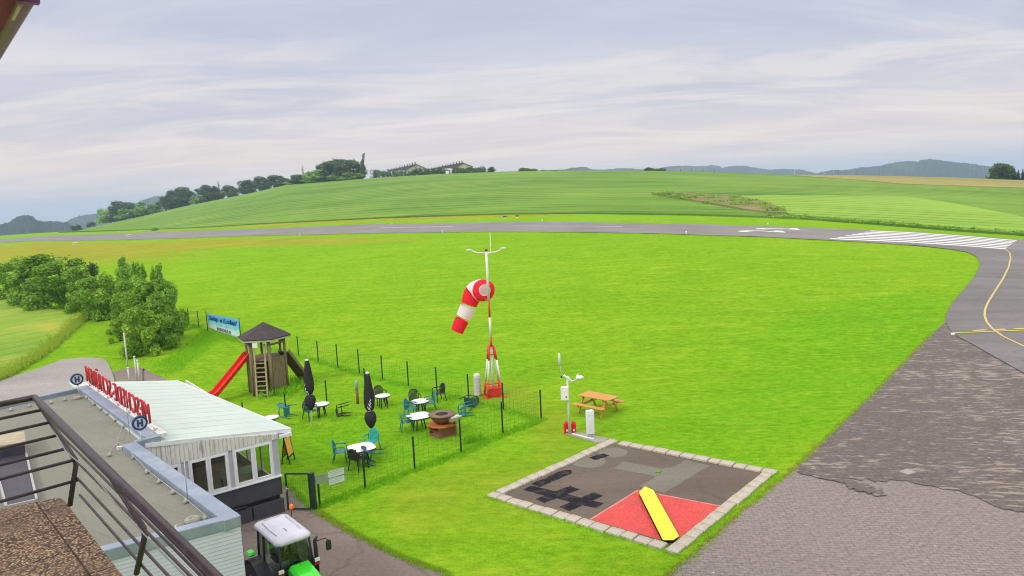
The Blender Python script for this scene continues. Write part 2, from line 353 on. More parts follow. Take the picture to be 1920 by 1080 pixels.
def paver_mat(name, a, bcol, mortar, moss, moss_amt, ang):
    m, t, b, pos = world_mat(name)
    v = t.mapping(pos, (1, 1, 1), (0, 0, ang))
    br = t.n('ShaderNodeTexBrick'); br.inputs['Scale'].default_value = 2.6; br.inputs['Mortar Size'].default_value = 0.035; br.inputs['Brick Width'].default_value = 0.62; br.inputs['Row Height'].default_value = 0.34
    br.inputs['Color1'].default_value = (*a, 1); br.inputs['Color2'].default_value = (*bcol, 1); br.inputs['Mortar'].default_value = (*mortar, 1); br.inputs['Bias'].default_value = -0.1
    t.l.new(v, br.inputs['Vector'])
    big = t.noise(pos, 0.2, 5, 0.6); fine = t.noise(pos, 7.0, 5, 0.75)
    c = t.mix(t.ramp(big, [(0.3, 0.0), (0.7, 0.55)]), br.outputs['Color'], tuple((x + y) * 0.42 for x, y in zip(a, bcol)))
    c = t.mix(0.34, c, t.ramp(fine, [(0.34, tuple(x * 0.3 for x in a)), (0.66, tuple(x * 1.75 for x in a))]))
    if moss_amt:
        mo = t.noise(t.mapping(v, (1.5, 5.0, 1)), 1.0, 5, 0.66, 0.2)
        pm = t.noise(t.mapping(v, (.16, .5, 1)), 1.0, 4, .6); mo = t.math('ADD', mo, t.math('MULTIPLY', t.math('SUBTRACT', pm, .5), .45))
        c = t.mix(t.math('MULTIPLY', t.ramp(mo, [(0.545, 0.0), (0.60, 1.0)]), moss_amt), c, moss)
        c = t.mix(t.math('MULTIPLY', t.ramp(mo, [(0.36, 1.0), (0.44, 0.0)]), .2), c, tuple(x * .55 for x in a))
    vs_ = t.n('ShaderNodeTexVoronoi'); vs_.inputs['Scale'].default_value = 1.3; t.l.new(pos, vs_.inputs['Vector']); c = t.mix(t.math('MULTIPLY', t.ramp(vs_.outputs['Distance'], [(0.035, 1.0), (0.055, 0.0)]), t.ramp(t.noise(pos, .5, 2), [(.48, 0.0), (.56, 1.0)])), c, (0.55, 0.52, 0.48))
    t.l.new(c, b.inputs['Base Color']); b.inputs['Roughness'].default_value = 0.8; b.inputs['Specular IOR Level'].default_value = 0.25
    bump_to(t, b, t.math('ADD', br.outputs['Fac'], t.math('MULTIPLY', fine, -0.5)), -0.35, 0.02)
    return m
PAVER = paver_mat('apron_pavers', (0.250, 0.212, 0.203), (0.198, 0.170, 0.164), (0.105, 0.090, 0.086), None, 0, 0.18)
PAVER_DARK = paver_mat('apron_weathered_pavers', (0.148, 0.122, 0.118), (0.102, 0.086, 0.084), (0.070, 0.062, 0.054), (0.31, 0.262, 0.225), 0.8, 0.18)

WHITE = mat('white_plastic', (0.74, 0.74, 0.76), 0.4, 0.05, 4)
PAINTW = mat('white_paint', (0.78, 0.78, 0.80), 0.6, 0.10, 1.5, dirt=(0.35, 0.34, 0.33), dirt_amt=0.35, dirt_scale=0.8)
PAINTY = mat('yellow_line_paint', (0.54, 0.42, 0.14), 0.6, 0.12, 1.5)
YELLOW = mat('yellow_bar_paint', (0.86, 0.80, 0.035), 0.55, 0.08, 2, dirt=(0.50, 0.44, 0.05), dirt_amt=0.55, dirt_scale=3.5)
REDPANEL = mat('red_ground_paint', (0.60, 0.060, 0.055), 0.75, 0.2, 1.5, bump=0.3, dirt=(0.30, 0.085, 0.07), dirt_amt=0.9, dirt_scale=1.7, fine=0.4)
BLACKM = mat('black_ground_paint', (0.012, 0.010, 0.016), 0.7, 0.3, 3, spec=0.1, dirt=(0.085, 0.070, 0.062), dirt_amt=0.75, dirt_scale=3.5)
KERB = mat('stone', (0.46, 0.41, 0.36), 0.85, 0.22, 2.2, bump=0.5, dirt=(0.20, 0.185, 0.14), dirt_amt=0.7, dirt_scale=5, fine=0.2)
REDP = mat('red_paint', (0.62, 0.022, 0.018), 0.42, 0.10, 3)
REDSLIDE = mat('red_slide_plastic', (0.72, 0.020, 0.022), 0.32, 0.06, 2)
ORANGERED = mat('red_mast_paint', (0.64, 0.055, 0.020), 0.45, 0.10, 3, dirt=(0.35, 0.06, 0.03), dirt_amt=0.3)
MASTW = mat('white_mast_paint', (0.74, 0.74, 0.70), 0.45, 0.06, 3, dirt=(0.45, 0.42, 0.36), dirt_amt=0.3)
def translucent(m, amt):
    t = NT(m.node_tree); out = [n for n in m.node_tree.nodes if n.type == 'OUTPUT_MATERIAL'][0]; b = [n for n in m.node_tree.nodes if n.type == 'BSDF_PRINCIPLED'][0]
    tl = t.n('ShaderNodeBsdfTranslucent'); mx = t.n('ShaderNodeMixShader'); mx.inputs[0].default_value = amt
    t.l.new(b.inputs['Base Color'].links[0].from_socket, tl.inputs[0]); t.c(b, mx, 0, 1); t.c(tl, mx, 0, 2); t.c(mx, out); return m
SOCKR = mat('red_fabric', (0.92, 0.014, 0.045), 0.7, 0.08, 3, bump=0.15)
SOCKW = mat('white_fabric', (0.93, 0.83, 0.95), 0.75, 0.06, 3, bump=0.15)
translucent(SOCKR, .35); translucent(SOCKW, .4)
GREYM = mat('galvanised_steel', (0.42, 0.44, 0.44), 0.45, 0.15, 8, metal=0.5)
SILVER = mat('stainless_steel', (0.60, 0.60, 0.58), 0.28, 0.08, 5, metal=0.85)
FENCEM = mat('dark_green_steel', (0.012, 0.032, 0.024), 0.5, 0.2, 6)
FENCEW = mat('fence_wire', (0.035, 0.075, 0.040), 0.55, 0.2, 6)
BLACK = mat('black_fabric', (0.022, 0.019, 0.024), 0.8, 0.25, 5, bump=0.2)
BLACKP = mat('black_plastic', (0.020, 0.020, 0.022), 0.45, 0.2, 5)
TEAL = mat('teal_plastic', (0.030, 0.200, 0.235), 0.4, 0.15, 4)
BLUEP = mat('blue_plastic', (0.022, 0.085, 0.185), 0.4, 0.15, 4)
DARKTEAL = mat('dark_teal_plastic', (0.012, 0.060, 0.078), 0.4, 0.15, 4)
TURQ = mat('turquoise_plastic', (0.020, 0.330, 0.330), 0.4, 0.1, 4)
NAVY = mat('navy_plastic', (0.03, 0.03, 0.085), 0.45, 0.15, 4)
WOODG = mat('weathered_wood', (0.215, 0.160, 0.095), 0.8, 0.3, 4, bump=0.4, stretch=(6, 6, 0.7), dirt=(0.11, 0.10, 0.055), dirt_amt=0.6)
WOODP = mat('new_pine_wood', (0.56, 0.265, 0.065), 0.6, 0.22, 3, bump=0.2, stretch=(1, 8, 8))
WOODR = mat('red_brown_wood', (0.235, 0.085, 0.040), 0.75, 0.3, 4, bump=0.3, stretch=(1, 1, 5))
RUSTO = mat('orange_rust_steel', (0.43, 0.130, 0.025), 0.85, 0.3, 4, bump=0.3)
RUST = mat('rusted_steel', (0.140, 0.062, 0.040), 0.75, 0.3, 5, bump=0.35, dirt=(0.26, 0.10, 0.04), dirt_amt=0.5)
SOOT = mat('soot', (0.02, 0.017, 0.016), 0.9, 0.3, 5)
SHINGLE = mat('dark_bitumen_shingle', (0.050, 0.040, 0.044), 0.85, 0.25, 5, bump=0.5)
SIDING = mat('pale_metal_siding', (0.555, 0.555, 0.70), 0.5, 0.06, 0.7, dirt=(0.42, 0.48, 0.46), dirt_amt=0.35, dirt_scale=0.8)
ROOFM = mat('mint_roof_sheet', (0.500, 0.590, 0.560), 0.5, 0.06, 0.5, dirt=(0.44, 0.52, 0.48), dirt_amt=0.4, dirt_scale=0.6)
CAPM = mat('blue_grey_zinc', (0.245, 0.295, 0.395), 0.45, 0.10, 1.2, metal=0.15, dirt=(0.38, 0.42, 0.46), dirt_amt=0.5, dirt_scale=1.2)
WEATHERW = mat('flaking_white_boards', (0.70, 0.69, 0.66), 0.8, 0.12, 3.0, bump=0.3, stretch=(3, 3, 0.45), dirt=(0.30, 0.28, 0.25), dirt_amt=0.9, dirt_scale=3.0)
WINW = mat('white_window_frame', (0.72, 0.73, 0.78), 0.35, 0.04, 3)
SLATE = mat('grey_screen_board', (0.060, 0.060, 0.074), 0.55, 0.15, 2)
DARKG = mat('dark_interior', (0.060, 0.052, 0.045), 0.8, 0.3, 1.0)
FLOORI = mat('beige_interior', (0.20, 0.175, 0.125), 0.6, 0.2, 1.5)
RAILM = mat('plum_grey_rail_paint', (0.060, 0.040, 0.058), 0.42, 0.25, 5, dirt=(0.20, 0.12, 0.09), dirt_amt=0.25, dirt_scale=9)
EAVE = mat('dark_red_eave_boards', (0.30, 0.003, 0.095), 0.6, 0.3, 1.5, bump=0.2, stretch=(1, 8, 8))
GUTTER = mat('purple_grey_gutter', (0.30, 0.065, 0.42), 0.45, 0.2, 4)
PLASTER = mat('pale_plaster', (0.60, 0.57, 0.52), 0.85, 0.08, 3, bump=0.2)
TRGREEN = mat('bright_green_tractor_paint', (0.035, 0.640, 0.020), 0.25, 0.04, 2, coat=0.5)
TRROOF = mat('lavender_white_cab_roof', (0.56, 0.57, 0.69), 0.4, 0.06, 2, dirt=(0.40, 0.37, 0.40), dirt_amt=0.45, dirt_scale=1.6)
TRDARK = mat('black_cab_frame', (0.022, 0.022, 0.028), 0.45, 0.2, 4)
RUBBER = mat('tyre_rubber', (0.025, 0.024, 0.026), 0.85, 0.25, 6, bump=0.3)
RIM = mat('orange_brown_rim', (0.230, 0.070, 0.026), 0.5, 0.2, 4)
AMBER = mat('amber_lens', (0.85, 0.16, 0.015), 0.25, 0.08, 4)
LENSW = mat('clear_lamp_lens', (0.80, 0.80, 0.82), 0.15, 0.05, 4)
LENSR = mat('red_lamp_lens', (0.55, 0.02, 0.03), 0.2, 0.05, 4)
BLUEH = mat('dark_blue_sign_paint', (0.016, 0.045, 0.150), 0.45, 0.12, 4)
SIGNW = mat('pale_sign_face', (0.62, 0.68, 0.76), 0.45, 0.06, 4)
REDSIGN = mat('red_sign_letters', (0.42, 0.006, 0.022), 0.4, 0.1, 3)
CONC = mat('concrete', (0.32, 0.295, 0.27), 0.85, 0.2, 3, bump=0.3, dirt=(0.18, 0.165, 0.14), dirt_amt=0.5)
BEIGE = mat('beige_cap', (0.38, 0.33, 0.24), 0.8, 0.15, 3)
REDCAN = mat('red_canister_paint', (0.66, 0.008, 0.030), 0.35, 0.06, 3)
BLUEGREY = mat('blue_grey_pipe', (0.28, 0.36, 0.44), 0.4, 0.1, 4)
CREAMW = mat('cream_cabinet', (0.66, 0.67, 0.60), 0.5, 0.08, 3, dirt=(0.42, 0.42, 0.36), dirt_amt=0.4)
ORANGEB = mat('orange_board', (0.80, 0.38, 0.085), 0.5, 0.08, 3)
SHEET = mat('silver_trim_post', (0.55, 0.58, 0.56), 0.4, 0.1, 4)
BARK = mat('bark', (0.085, 0.062, 0.042), 0.9, 0.3, 4, bump=0.5, stretch=(3, 3, 0.6))
BARN = mat('white_barn_wall', (0.84, 0.76, 0.80), 0.7, 0.05, 0.2)
BARNROOF = mat('brown_purple_barn_roof', (0.105, 0.080, 0.092), 0.8, 0.15, 0.2)
# glass
def glass_mat(name, tint, mixf):
    m = bpy.data.materials.new(name); m.use_nodes = True; m.node_tree.nodes.clear(); t = NT(m.node_tree)
    out = t.n('ShaderNodeOutputMaterial'); mx = t.n('ShaderNodeMixShader'); tr = t.n('ShaderNodeBsdfTransparent'); gl = t.n('ShaderNodeBsdfGlossy')
    tr.inputs[0].default_value = (*tint, 1); gl.inputs['Roughness'].default_value = 0.03; gl.inputs[0].default_value = (0.9, 0.95, 0.92, 1)
    fr = t.n('ShaderNodeFresnel'); fr.inputs[0].default_value = 1.5
    t.l.new(t.math('ADD', t.math('MULTIPLY', fr.outputs[0], 0.9), mixf), mx.inputs[0]); t.c(tr, mx, 0, 1); t.c(gl, mx, 0, 2); t.c(mx, out)
    MATS[name] = m; return m
GLASS = glass_mat('window_glass', (0.80, 0.83, 0.74), 0.03)
CABGLASS = glass_mat('cab_glass', (0.55, 0.66, 0.58), 0.02)
# flat roof bitumen sheets with overlapping seams
def bitumen():
    m, t, b, pos = world_mat('grey_green_bitumen_sheet')
    v = t.mapping(pos, (1, 1, 1), (0, 0, math.radians(47)))
    br = t.n('ShaderNodeTexBrick'); br.inputs['Scale'].default_value = 1.0; br.inputs['Brick Width'].default_value = 4.5; br.inputs['Row Height'].default_value = 0.72; br.inputs['Mortar Size'].default_value = 0.011
    br.inputs['Color1'].default_value = (0.182, 0.185, 0.148, 1); br.inputs['Color2'].default_value = (0.162, 0.165, 0.132, 1); br.inputs['Mortar'].default_value = (0.115, 0.112, 0.088, 1)
    t.l.new(t.mapping(v, (1, 1, 1), (0, 0, math.radians(-12))), br.inputs['Vector'])
    c = t.mix(0.35, br.outputs['Color'], t.ramp(t.noise(pos, 0.7, 6, 0.65), [(0.3, (0.110, 0.117, 0.090)), (0.7, (0.235, 0.232, 0.188))]))
    c = t.mix(0.16, c, t.ramp(t.noise(pos, 26, 3, 0.7), [(0.3, 0.06), (0.7, 0.45)]))
    t.l.new(c, b.inputs['Base Color']); b.inputs['Roughness'].default_value = 0.85
    bump_to(t, b, br.outputs['Fac'], -0.4, 0.01); return m
BITUMEN = bitumen()
def pebble():
    m, t, b, pos = world_mat('mossy_washed_concrete_slabs')
    v = t.mapping(pos, (1, 1, 1), (0, 0, math.radians(48)))
    br = t.n('ShaderNodeTexBrick'); br.offset = 0.0; br.inputs['Scale'].default_value = 1.0; br.inputs['Brick Width'].default_value = 0.62; br.inputs['Row Height'].default_value = 0.62; br.inputs['Mortar Size'].default_value = 0.008
    br.inputs['Color1'].default_value = (1, 1, 1, 1); br.inputs['Color2'].default_value = (0.9, 0.9, 0.9, 1); br.inputs['Mortar'].default_value = (0.16, 0.13, 0.11, 1); t.l.new(v, br.inputs['Vector'])
    vo = t.n('ShaderNodeTexVoronoi'); vo.inputs['Scale'].default_value = 42; t.l.new(pos, vo.inputs['Vector'])
    st = t.ramp(vo.outputs['Distance'], [(0.10, (0.80, 0.58, 0.36)), (0.36, (0.50, 0.32, 0.19)), (0.60, (0.095, 0.065, 0.050))])
    rgb = t.n('ShaderNodeRGBToBW'); t.l.new(vo.outputs['Color'], rgb.inputs[0]); st = t.mix(0.55, st, t.ramp(rgb.outputs[0], [(0.2, 0.08), (0.8, 1.0)]), 'MULTIPLY')
    moss = t.ramp(t.noise(pos, 2.4, 6, 0.68), [(0.44, 0.0), (0.64, 1.0)])
    c = t.mix(t.math('MULTIPLY', moss, 0.6), st, (0.20, 0.125, 0.09)); c = t.mix(1.0, c, br.outputs['Color'], 'MULTIPLY')
    t.l.new(c, b.inputs['Base Color']); b.inputs['Roughness'].default_value = 0.8
    bump_to(t, b, vo.outputs['Distance'], -0.7, 0.012); return m
PEBBLE = pebble()
def leaf_mat(name, dark, light, warm=None):
    m = bpy.data.materials.new(name); m.use_nodes = True; m.node_tree.nodes.clear(); t = NT(m.node_tree)
    out = t.n('ShaderNodeOutputMaterial'); b = t.n('ShaderNodeBsdfPrincipled'); tl = t.n('ShaderNodeBsdfTranslucent'); mx = t.n('ShaderNodeMixShader'); mx.inputs[0].default_value = 0.35
    a = t.n('ShaderNodeAttribute', attribute_name='tone'); oi = t.n('ShaderNodeObjectInfo')
    f = t.math('ADD', t.math('MULTIPLY', a.outputs['Fac'], 0.75), t.math('MULTIPLY', oi.outputs['Random'], 0.25))
    c = t.ramp(f, [(0.0, dark), (0.75, light), (1.0, warm or tuple(min(1, x * 1.3) for x in light))])
    t.l.new(c, b.inputs['Base Color']); t.l.new(c, tl.inputs[0]); b.inputs['Roughness'].default_value = 0.55; b.inputs['Specular IOR Level'].default_value = 0.3
    t.c(b, mx, 0, 1); t.c(tl, mx, 0, 2); t.c(mx, out); MATS[name] = m; return m
LEAF = leaf_mat('leaf_green', (0.070, 0.190, 0.016), (0.300, 0.530, 0.052), (0.48, 0.65, 0.13))
LEAF_Y = leaf_mat('leaf_yellow_green', (0.10, 0.23, 0.012), (0.30, 0.52, 0.04), (0.52, 0.62, 0.12))
LEAF_D = leaf_mat('leaf_dark', (0.030, 0.074, 0.018), (0.100, 0.190, 0.040), (0.170, 0.270, 0.060))
LEAF_CON = leaf_mat('needle_dark', (0.012, 0.026, 0.014), (0.030, 0.055, 0.026))
BLADE = leaf_mat('grass_blade', (0.150, 0.440, 0.006), (0.300, 0.640, 0.012), (0.48, 0.70, 0.05))
def hill_mat(name, a, b_, sc):
    m, t, b, pos = world_mat(name)
    n = t.noise(pos, sc, 6, 0.65); f = t.noise(pos, sc * 9, 4, 0.7)
    c = t.ramp(n, [(0.38, a), (0.56, a), (0.60, b_)]); c = t.mix(0.35, c, t.ramp(f, [(0.3, tuple(x * 0.4 for x in a)), (0.7, tuple(x * 1.6 for x in a))]))
    t.l.new(c, b.inputs['Base Color']); b.inputs['Roughness'].default_value = 0.95; b.inputs['Specular IOR Level'].default_value = 0.05; return m
HILLM = hill_mat('wooded_hill', (0.022, 0.050, 0.022), (0.065, 0.120, 0.035), 0.004)

# ------------------------------------------------------------------ ground: one sheet to the horizon
def build_ground():
    azs = np.unique(np.concatenate([np.arange(-180, -44, 4.0), np.arange(-44, 46, 0.5), np.arange(46, 181, 4.0)]))
    ds = np.unique(np.concatenate([[0.5], np.arange(4, 40, 4.0), np.arange(40, 260, 3.0), np.arange(260, 760, 8.0), np.geomspace(770, 4000, 24)]))
    A, D = np.meshgrid(np.radians(azs), ds, indexing='ij'); x = D * np.sin(A); y = D * np.cos(A); z = terrain(x.ravel(), y.ravel()).reshape(x.shape)
    n, m = x.shape; vs = np.stack([x, y, z], -1).reshape(-1, 3)
    fs = [(i * m + j, i * m + j + 1, (i + 1) * m + j + 1, (i + 1) * m + j) for i in range(n - 1) for j in range(m - 1)]
    fs += [(i * m, (i + 1) * m, n * m) for i in range(n - 1)]
    vs = [tuple(v) for v in vs] + [(0, 0, 0)]
    me = bpy.data.meshes.new('ground'); me.from_pydata(vs, [], [f[::-1] if False else f for f in fs])
    me.polygons.foreach_set('use_smooth', [True] * len(fs))
    P = np.array(vs)
    def blobs(lst):
        w_ = np.zeros(len(P))
        for (cx, cy), ang, rx, ry in lst:
            dx, dy = P[:, 0] - cx, P[:, 1] - cy; u = dx * math.cos(ang) + dy * math.sin(ang); v = -dx * math.sin(ang) + dy * math.cos(ang)
            w_ = np.maximum(w_, np.clip(1.6 - 1.3 * ((u / rx) ** 2 + (v / ry) ** 2), 0, 1))
        return w_
    q = lambda a, b: at(a, b).xy
    dry = blobs([(q(60, 470), RW_ANG - 0.1, 95, 22), (q(230, 463), RW_ANG, 60, 11), (q(420, 455), RW_ANG, 60, 8), (q(300, 438), RW_ANG, 60, 7), (q(560, 419), RW_ANG, 60, 7), (q(800, 409), RW_ANG, 50, 6)])
    dry = np.maximum(dry, 0.42 * blobs([(q(700, 985), 0.8, 5, 1.2), (q(985, 800), 0.8, 4, .8), (q(1075, 840), 0, 1.6, .8), (q(940, 745), 0, 2, 1.2), (q(1000, 900), 0.8, 6, 1.0)]))
    lush = 0.28 * blobs([(q(1330, 800), 0.5, 9, 4.0), (q(1560, 690), 0.75, 16, 3.4), (q(1600, 600), 0.7, 16, 4), (q(760, 800), 0.6, 6, 4.5), (q(620, 830), 0.6, 5, 4), (q(860, 700), 0, 8, 3)])
    for nm, arr in (('dry', dry), ('lush', lush)):
        me.attributes.new(nm, 'FLOAT', 'POINT').data.foreach_set('value', arr.astype(np.float32))
    me.materials.append(GRASS); me.update()
    o = bpy.data.objects.new('ground', me); C.objects.link(o); return struct(o)
build_ground()

def resample(pts, n):
    pts = [Vector(p) for p in pts]; L = [0]
    for a, b in zip(pts, pts[1:]): L.append(L[-1] + (b - a).length)
    out = []
    for i in range(n):
        s = L[-1] * i / (n - 1); k = max(j for j in range(len(L)) if L[j] <= s + 1e-9); k = min(k, len(pts) - 2)
        f = (s - L[k]) / max(L[k + 1] - L[k], 1e-9); out.append(pts[k].lerp(pts[k + 1], f))
    return out
def px_line(pts, n):
    """resample a line of the photo evenly, then find it on the ground"""
    return [at(p.x, p.y) for p in resample([(a, b, 0) for a, b in pts], n)]
def strip(name, Lp, Rp, off, m, cols=2, edge=0.0):
    """a sheet between two lines on the ground, draped over it"""
    vs, fs = [], []; n = len(Lp); random.seed(len(name))
    for a, b in zip(Lp, Rp):
        for j in range(cols + 1):
            p = a.lerp(b, j / cols); vs.append((p.x, p.y, T(p.x, p.y) + off))
    w_ = cols + 1
    for i in range(n - 1):
        for j in range(cols): fs.append((i * w_ + j, i * w_ + j + 1, (i + 1) * w_ + j + 1, (i + 1) * w_ + j))
    if off > 0.2:
        bd = [(i, 0) for i in range(n)] + [(n - 1, j) for j in range(1, cols + 1)] + [(i, cols) for i in range(n - 2, -1, -1)] + [(0, j) for j in range(cols - 1, 0, -1)]
        ids = [i * w_ + j for i, j in bd]; k0 = len(vs); vs += [(vs[q][0], vs[q][1], vs[q][2] - off - .3) for q in ids]
        skirt = [(ids[q], ids[(q + 1) % len(ids)], k0 + (q + 1) % len(ids), k0 + q) for q in range(len(ids))]
    else: skirt = []
    mb = MB(); mb.add(vs, fs, True); mb.f += skirt; mb.sm += [False] * len(skirt)
    o = mb.build(name, m); me = o.data
    # faces up
    if me.polygons[0].normal.z < 0: me.flip_normals()
    return o
def flat(name, pts, off, m):
    """one flat sheet on the level ground"""
    vs = [(p[0], p[1], off) for p in pts]; mb = MB(); mb.add(vs, [tuple(range(len(vs)))]); o = mb.build(name, m)
    if o.data.polygons[0].normal.z < 0: o.data.flip_normals()
    return o
def wobble(pts, n, amp, seed):
    """resampled plan outline with a slightly ragged edge"""
    r = random.Random(seed); out = []
    for p in resample(pts, n): out.append(Vector((p.x + r.uniform(-amp, amp), p.y + r.uniform(-amp, amp), 0)))
    return out

# runway, taxiway, apron
rn = px_line([p for p in NEAR if -60 < p[0] <= 1960][0:] , 90); rf = px_line([(-60, 452)] + [p for p in FAR if 0 <= p[0] <= 1905] + [(2000, 458)], 90)
struct(strip('runway', rn, rf, 0.05, RUNWAY, 4))
tl = px_line([(1700, 459), (1778, 467.5), (1812, 473), (1830, 481), (1838, 492), (1834, 508), (1822, 527), (1800, 552), (1783, 573), (1775, 590), (1773, 602), (1777, 614), (1786, 625), (1798, 634), (1825, 648), (1860, 668), (1920, 702), (2010, 756)], 60)
tr_ = [Vector((p.x + 40 + i * 0.0, p.y - 4 - i * .15, 0)) for i, p in enumerate(tl)]
struct(strip('taxiway', tl, tr_, 0.07, TAXI, 16))
al = px_line([(1180, 1139), (1250, 1078), (1370, 978), (1490, 880), (1600, 775), (1680, 695), (1755, 620), (1772, 600)], 70)
random.seed(4)
al = [Vector((p.x + random.uniform(-.05, .05), p.y + random.uniform(-.05, .05), 0)) for p in al]
ar = [Vector((p.x + 45, p.y - 8, 0)) for p in al]
struct(strip('apron', al, ar, 0.008, PAVER, 30))
# the older darker pavers of the upper apron, with a stepped edge
dk = [(1492, 881), (1530, 889), (1570, 896), (1600, 899), (1655, 905), (1690, 902), (1725, 908), (1790, 922), (1822, 930), (1830, 945), (1870, 953), (1920, 963), (2050, 990)]
random.seed(11); e_ = resample([at(*p) for p in dk], 80); e2 = []
for i, p in enumerate(e_):
    k = random.choice([-0.12, -0.05, 0, 0, 0.05, 0.12]) if i else 0
    e2 += [Vector((p.x, p.y + k, 0)), Vector((p.x + 0.13, p.y + k, 0))]
le = resample([at(1494, 880), at(1600, 775.5), at(1680, 695.5), at(1755, 620.5), at(1775, 604)], 60)
vs, fs = [], []; n_ = 60; E0 = Vector((e_[0].x, e_[0].y, 0)); far = Vector((E0.x + 30, e_[-1].y, 0))
edge_y = lambda x: float(np.interp(x, [q.x for q in e2], [q.y for q in e2]))
for i, p in enumerate(le):
    for j in range(n_ + 1):
        x = p.x + (42 * (j / n_) ** 1.3) ; y0 = edge_y(x) if x <= e2[-1].x else e2[-1].y; y1 = p.y + (x - p.x) * -.16
        if i == 0: y = y0
        else: y = y0 + (y1 - y0) * ((i / 59) if True else 0) if x > p.x + 1e-6 else p.y
        vs.append((x, y))
vs2 = []
for i, p in enumerate(le):
    for j in range(241):
        x = p.x + 30 * (j / 240) ; base = edge_y(min(x, e2[-1].x)) if i == 0 else 0
        y = edge_y(min(x, e2[-1].x)) if i == 0 else p.y - (x - p.x) * .16 * (i / 59)
        if i and y < edge_y(min(x, e2[-1].x)) + .02 * i: y = edge_y(min(x, e2[-1].x)) + .02 * i
        vs2.append((x, y, T(x, y) + .03))
fs = [(i * 241 + j, i * 241 + j + 1, (i + 1) * 241 + j + 1, (i + 1) * 241 + j) for i in range(59) for j in range(240)]
o = MB().add(vs2, fs, True).build('apron_weathered', PAVER_DARK); struct(o)
if o.data.polygons[3000].normal.z < 0: o.data.flip_normals()
# tongue of dark pavers lying in front of the edge
for a_, b_, w_, z_ in (((1494, 885), (1606, 906), .20, .036), ((1520, 892), (1640, 916), .14, .040), ((1586, 909), (1662, 930), .26, .044), ((1606, 917), (1640, 922), .2, .048)):
    A_, B_ = at(*a_), at(*b_); rj = random.Random(int(w_ * 100)); P = resample([A_, B_], 26); L_, R_2 = [], []
    for i, p in enumerate(P): k = w_ * min(1, (min(i, 25 - i) + .6) / 4); d = (B_ - A_).normalized(); s_ = Vector((-d.y, d.x, 0)); L_.append(p + s_ * k * rj.choice((.6, 1, 1.2))); R_2.append(p - s_ * k * rj.choice((.6, 1, 1.2)))
    struct(strip('apron_stain', L_, R_2, z_, PAVER_DARK, 1))
# loose slab and white stones on the apron
o = MB().box((0, 0, 0.05), (0.42, 0.34, 0.06), 0.4, bev=.01).build('drain_cover', CONC); o.location = at(1702, 888); tag(o, 'pale square drain cover lying in the dark apron pavers', 'drain cover')
o = MB().loft([[(0.25 * math.cos(a) * k, 0.16 * math.sin(a) * k, z) for a in [i * math.pi / 4 for i in range(8)]] for k, z in ((.6, 0), (.55, .07), (.3, .12))], smooth=False).build('marker_stone', PAINTW); o.location = at(1787, 628); tag(o, 'white painted stone at the corner where taxiway and apron meet', 'stone')

# yellow taxi line and holding line
def ribbon(name, pts, width, off, m, n=50):
    P = resample(pts, n); L, R = [], []
    for i, p in enumerate(P):
        d = (P[min(i + 1, n - 1)] - P[max(i - 1, 0)]); d.z = 0; d.normalize(); s = Vector((-d.y, d.x, 0)) * width / 2; L.append(p + s); R.append(p - s)
    return strip(name, L, R, off, m, 1)
struct(ribbon('taxi_line', [at(*p) for p in [(1884, 468), (1893, 475), (1895, 485), (1891, 503), (1880, 525), (1866, 547), (1853, 568), (1847, 582), (1846, 594), (1850, 606), (1860, 618), (1880, 633), (1920, 652), (2000, 690)]], 0.14, 0.09, PAINTY, 90))
struct(ribbon('holding_line', [at(1782, 627), at(1860, 624), at(1920, 621.5), at(2000, 618)], 0.20, 0.088, PAINTY))
for a, b in ((1824, 1850), (1866, 1885), (1902, 1920)):
    struct(ribbon('holding_dash', [at(a, 622.6 - (a - 1824) * .04), at(b, 622.2 - (b - 1824) * .04)], 0.28, 0.092, PAINTY, 6))
# threshold stripes, runway number, centre line
L0, L7, R0, R7 = at(1553, 449.3), at(1639, 432.3), at(1884, 468.5), at(1908, 450.5)
for k in range(7):
    a0, a1 = L0.lerp(L7, k / 7 + 0.01), L0.lerp(L7, (k + .56) / 7); b0, b1 = R0.lerp(R7, k / 7 + 0.01), R0.lerp(R7, (k + .56) / 7)
    struct(strip('threshold_stripe', resample([a0, b0], 24), resample([a1, b1], 24), 0.075, PAINTW, 1))
for (p0, p1, q0) in (((1385, 435.8), (1474, 437), (1381, 432.6)), ((1418, 430.8), (1501, 431.6), (1414, 428.4))):
    me = text_mesh('2', 1.0, 0, 0.025); xs = np.array([v.co.x for v in me.vertices]); ys = np.array([v.co.y for v in me.vertices])
    a, b, c_ = at(*p0), at(*p1), at(*q0)          # baseline runs across the runway, the digit stands along it
    for v in me.vertices:
        u = (v.co.y - ys.min()) / (ys.max() - ys.min()); s = (v.co.x - xs.min()) / (xs.max() - xs.min())
        p = b + (a - b) * u + (c_ - a) * (s * 1.0); v.co = (p.x, p.y, T(p.x, p.y) + 0.08)
    me.materials.append(PAINTW); o = bpy.data.objects.new('runway_number', me); C.objects.link(o); struct(o)
for a, b in (((962, 424.3), (1167, 425.3)), ((712, 427.8), (850, 425.2))):
    struct(ribbon('centre_line', [at(*a), at(*b)], 0.45, 0.075, PAINTW, 40))

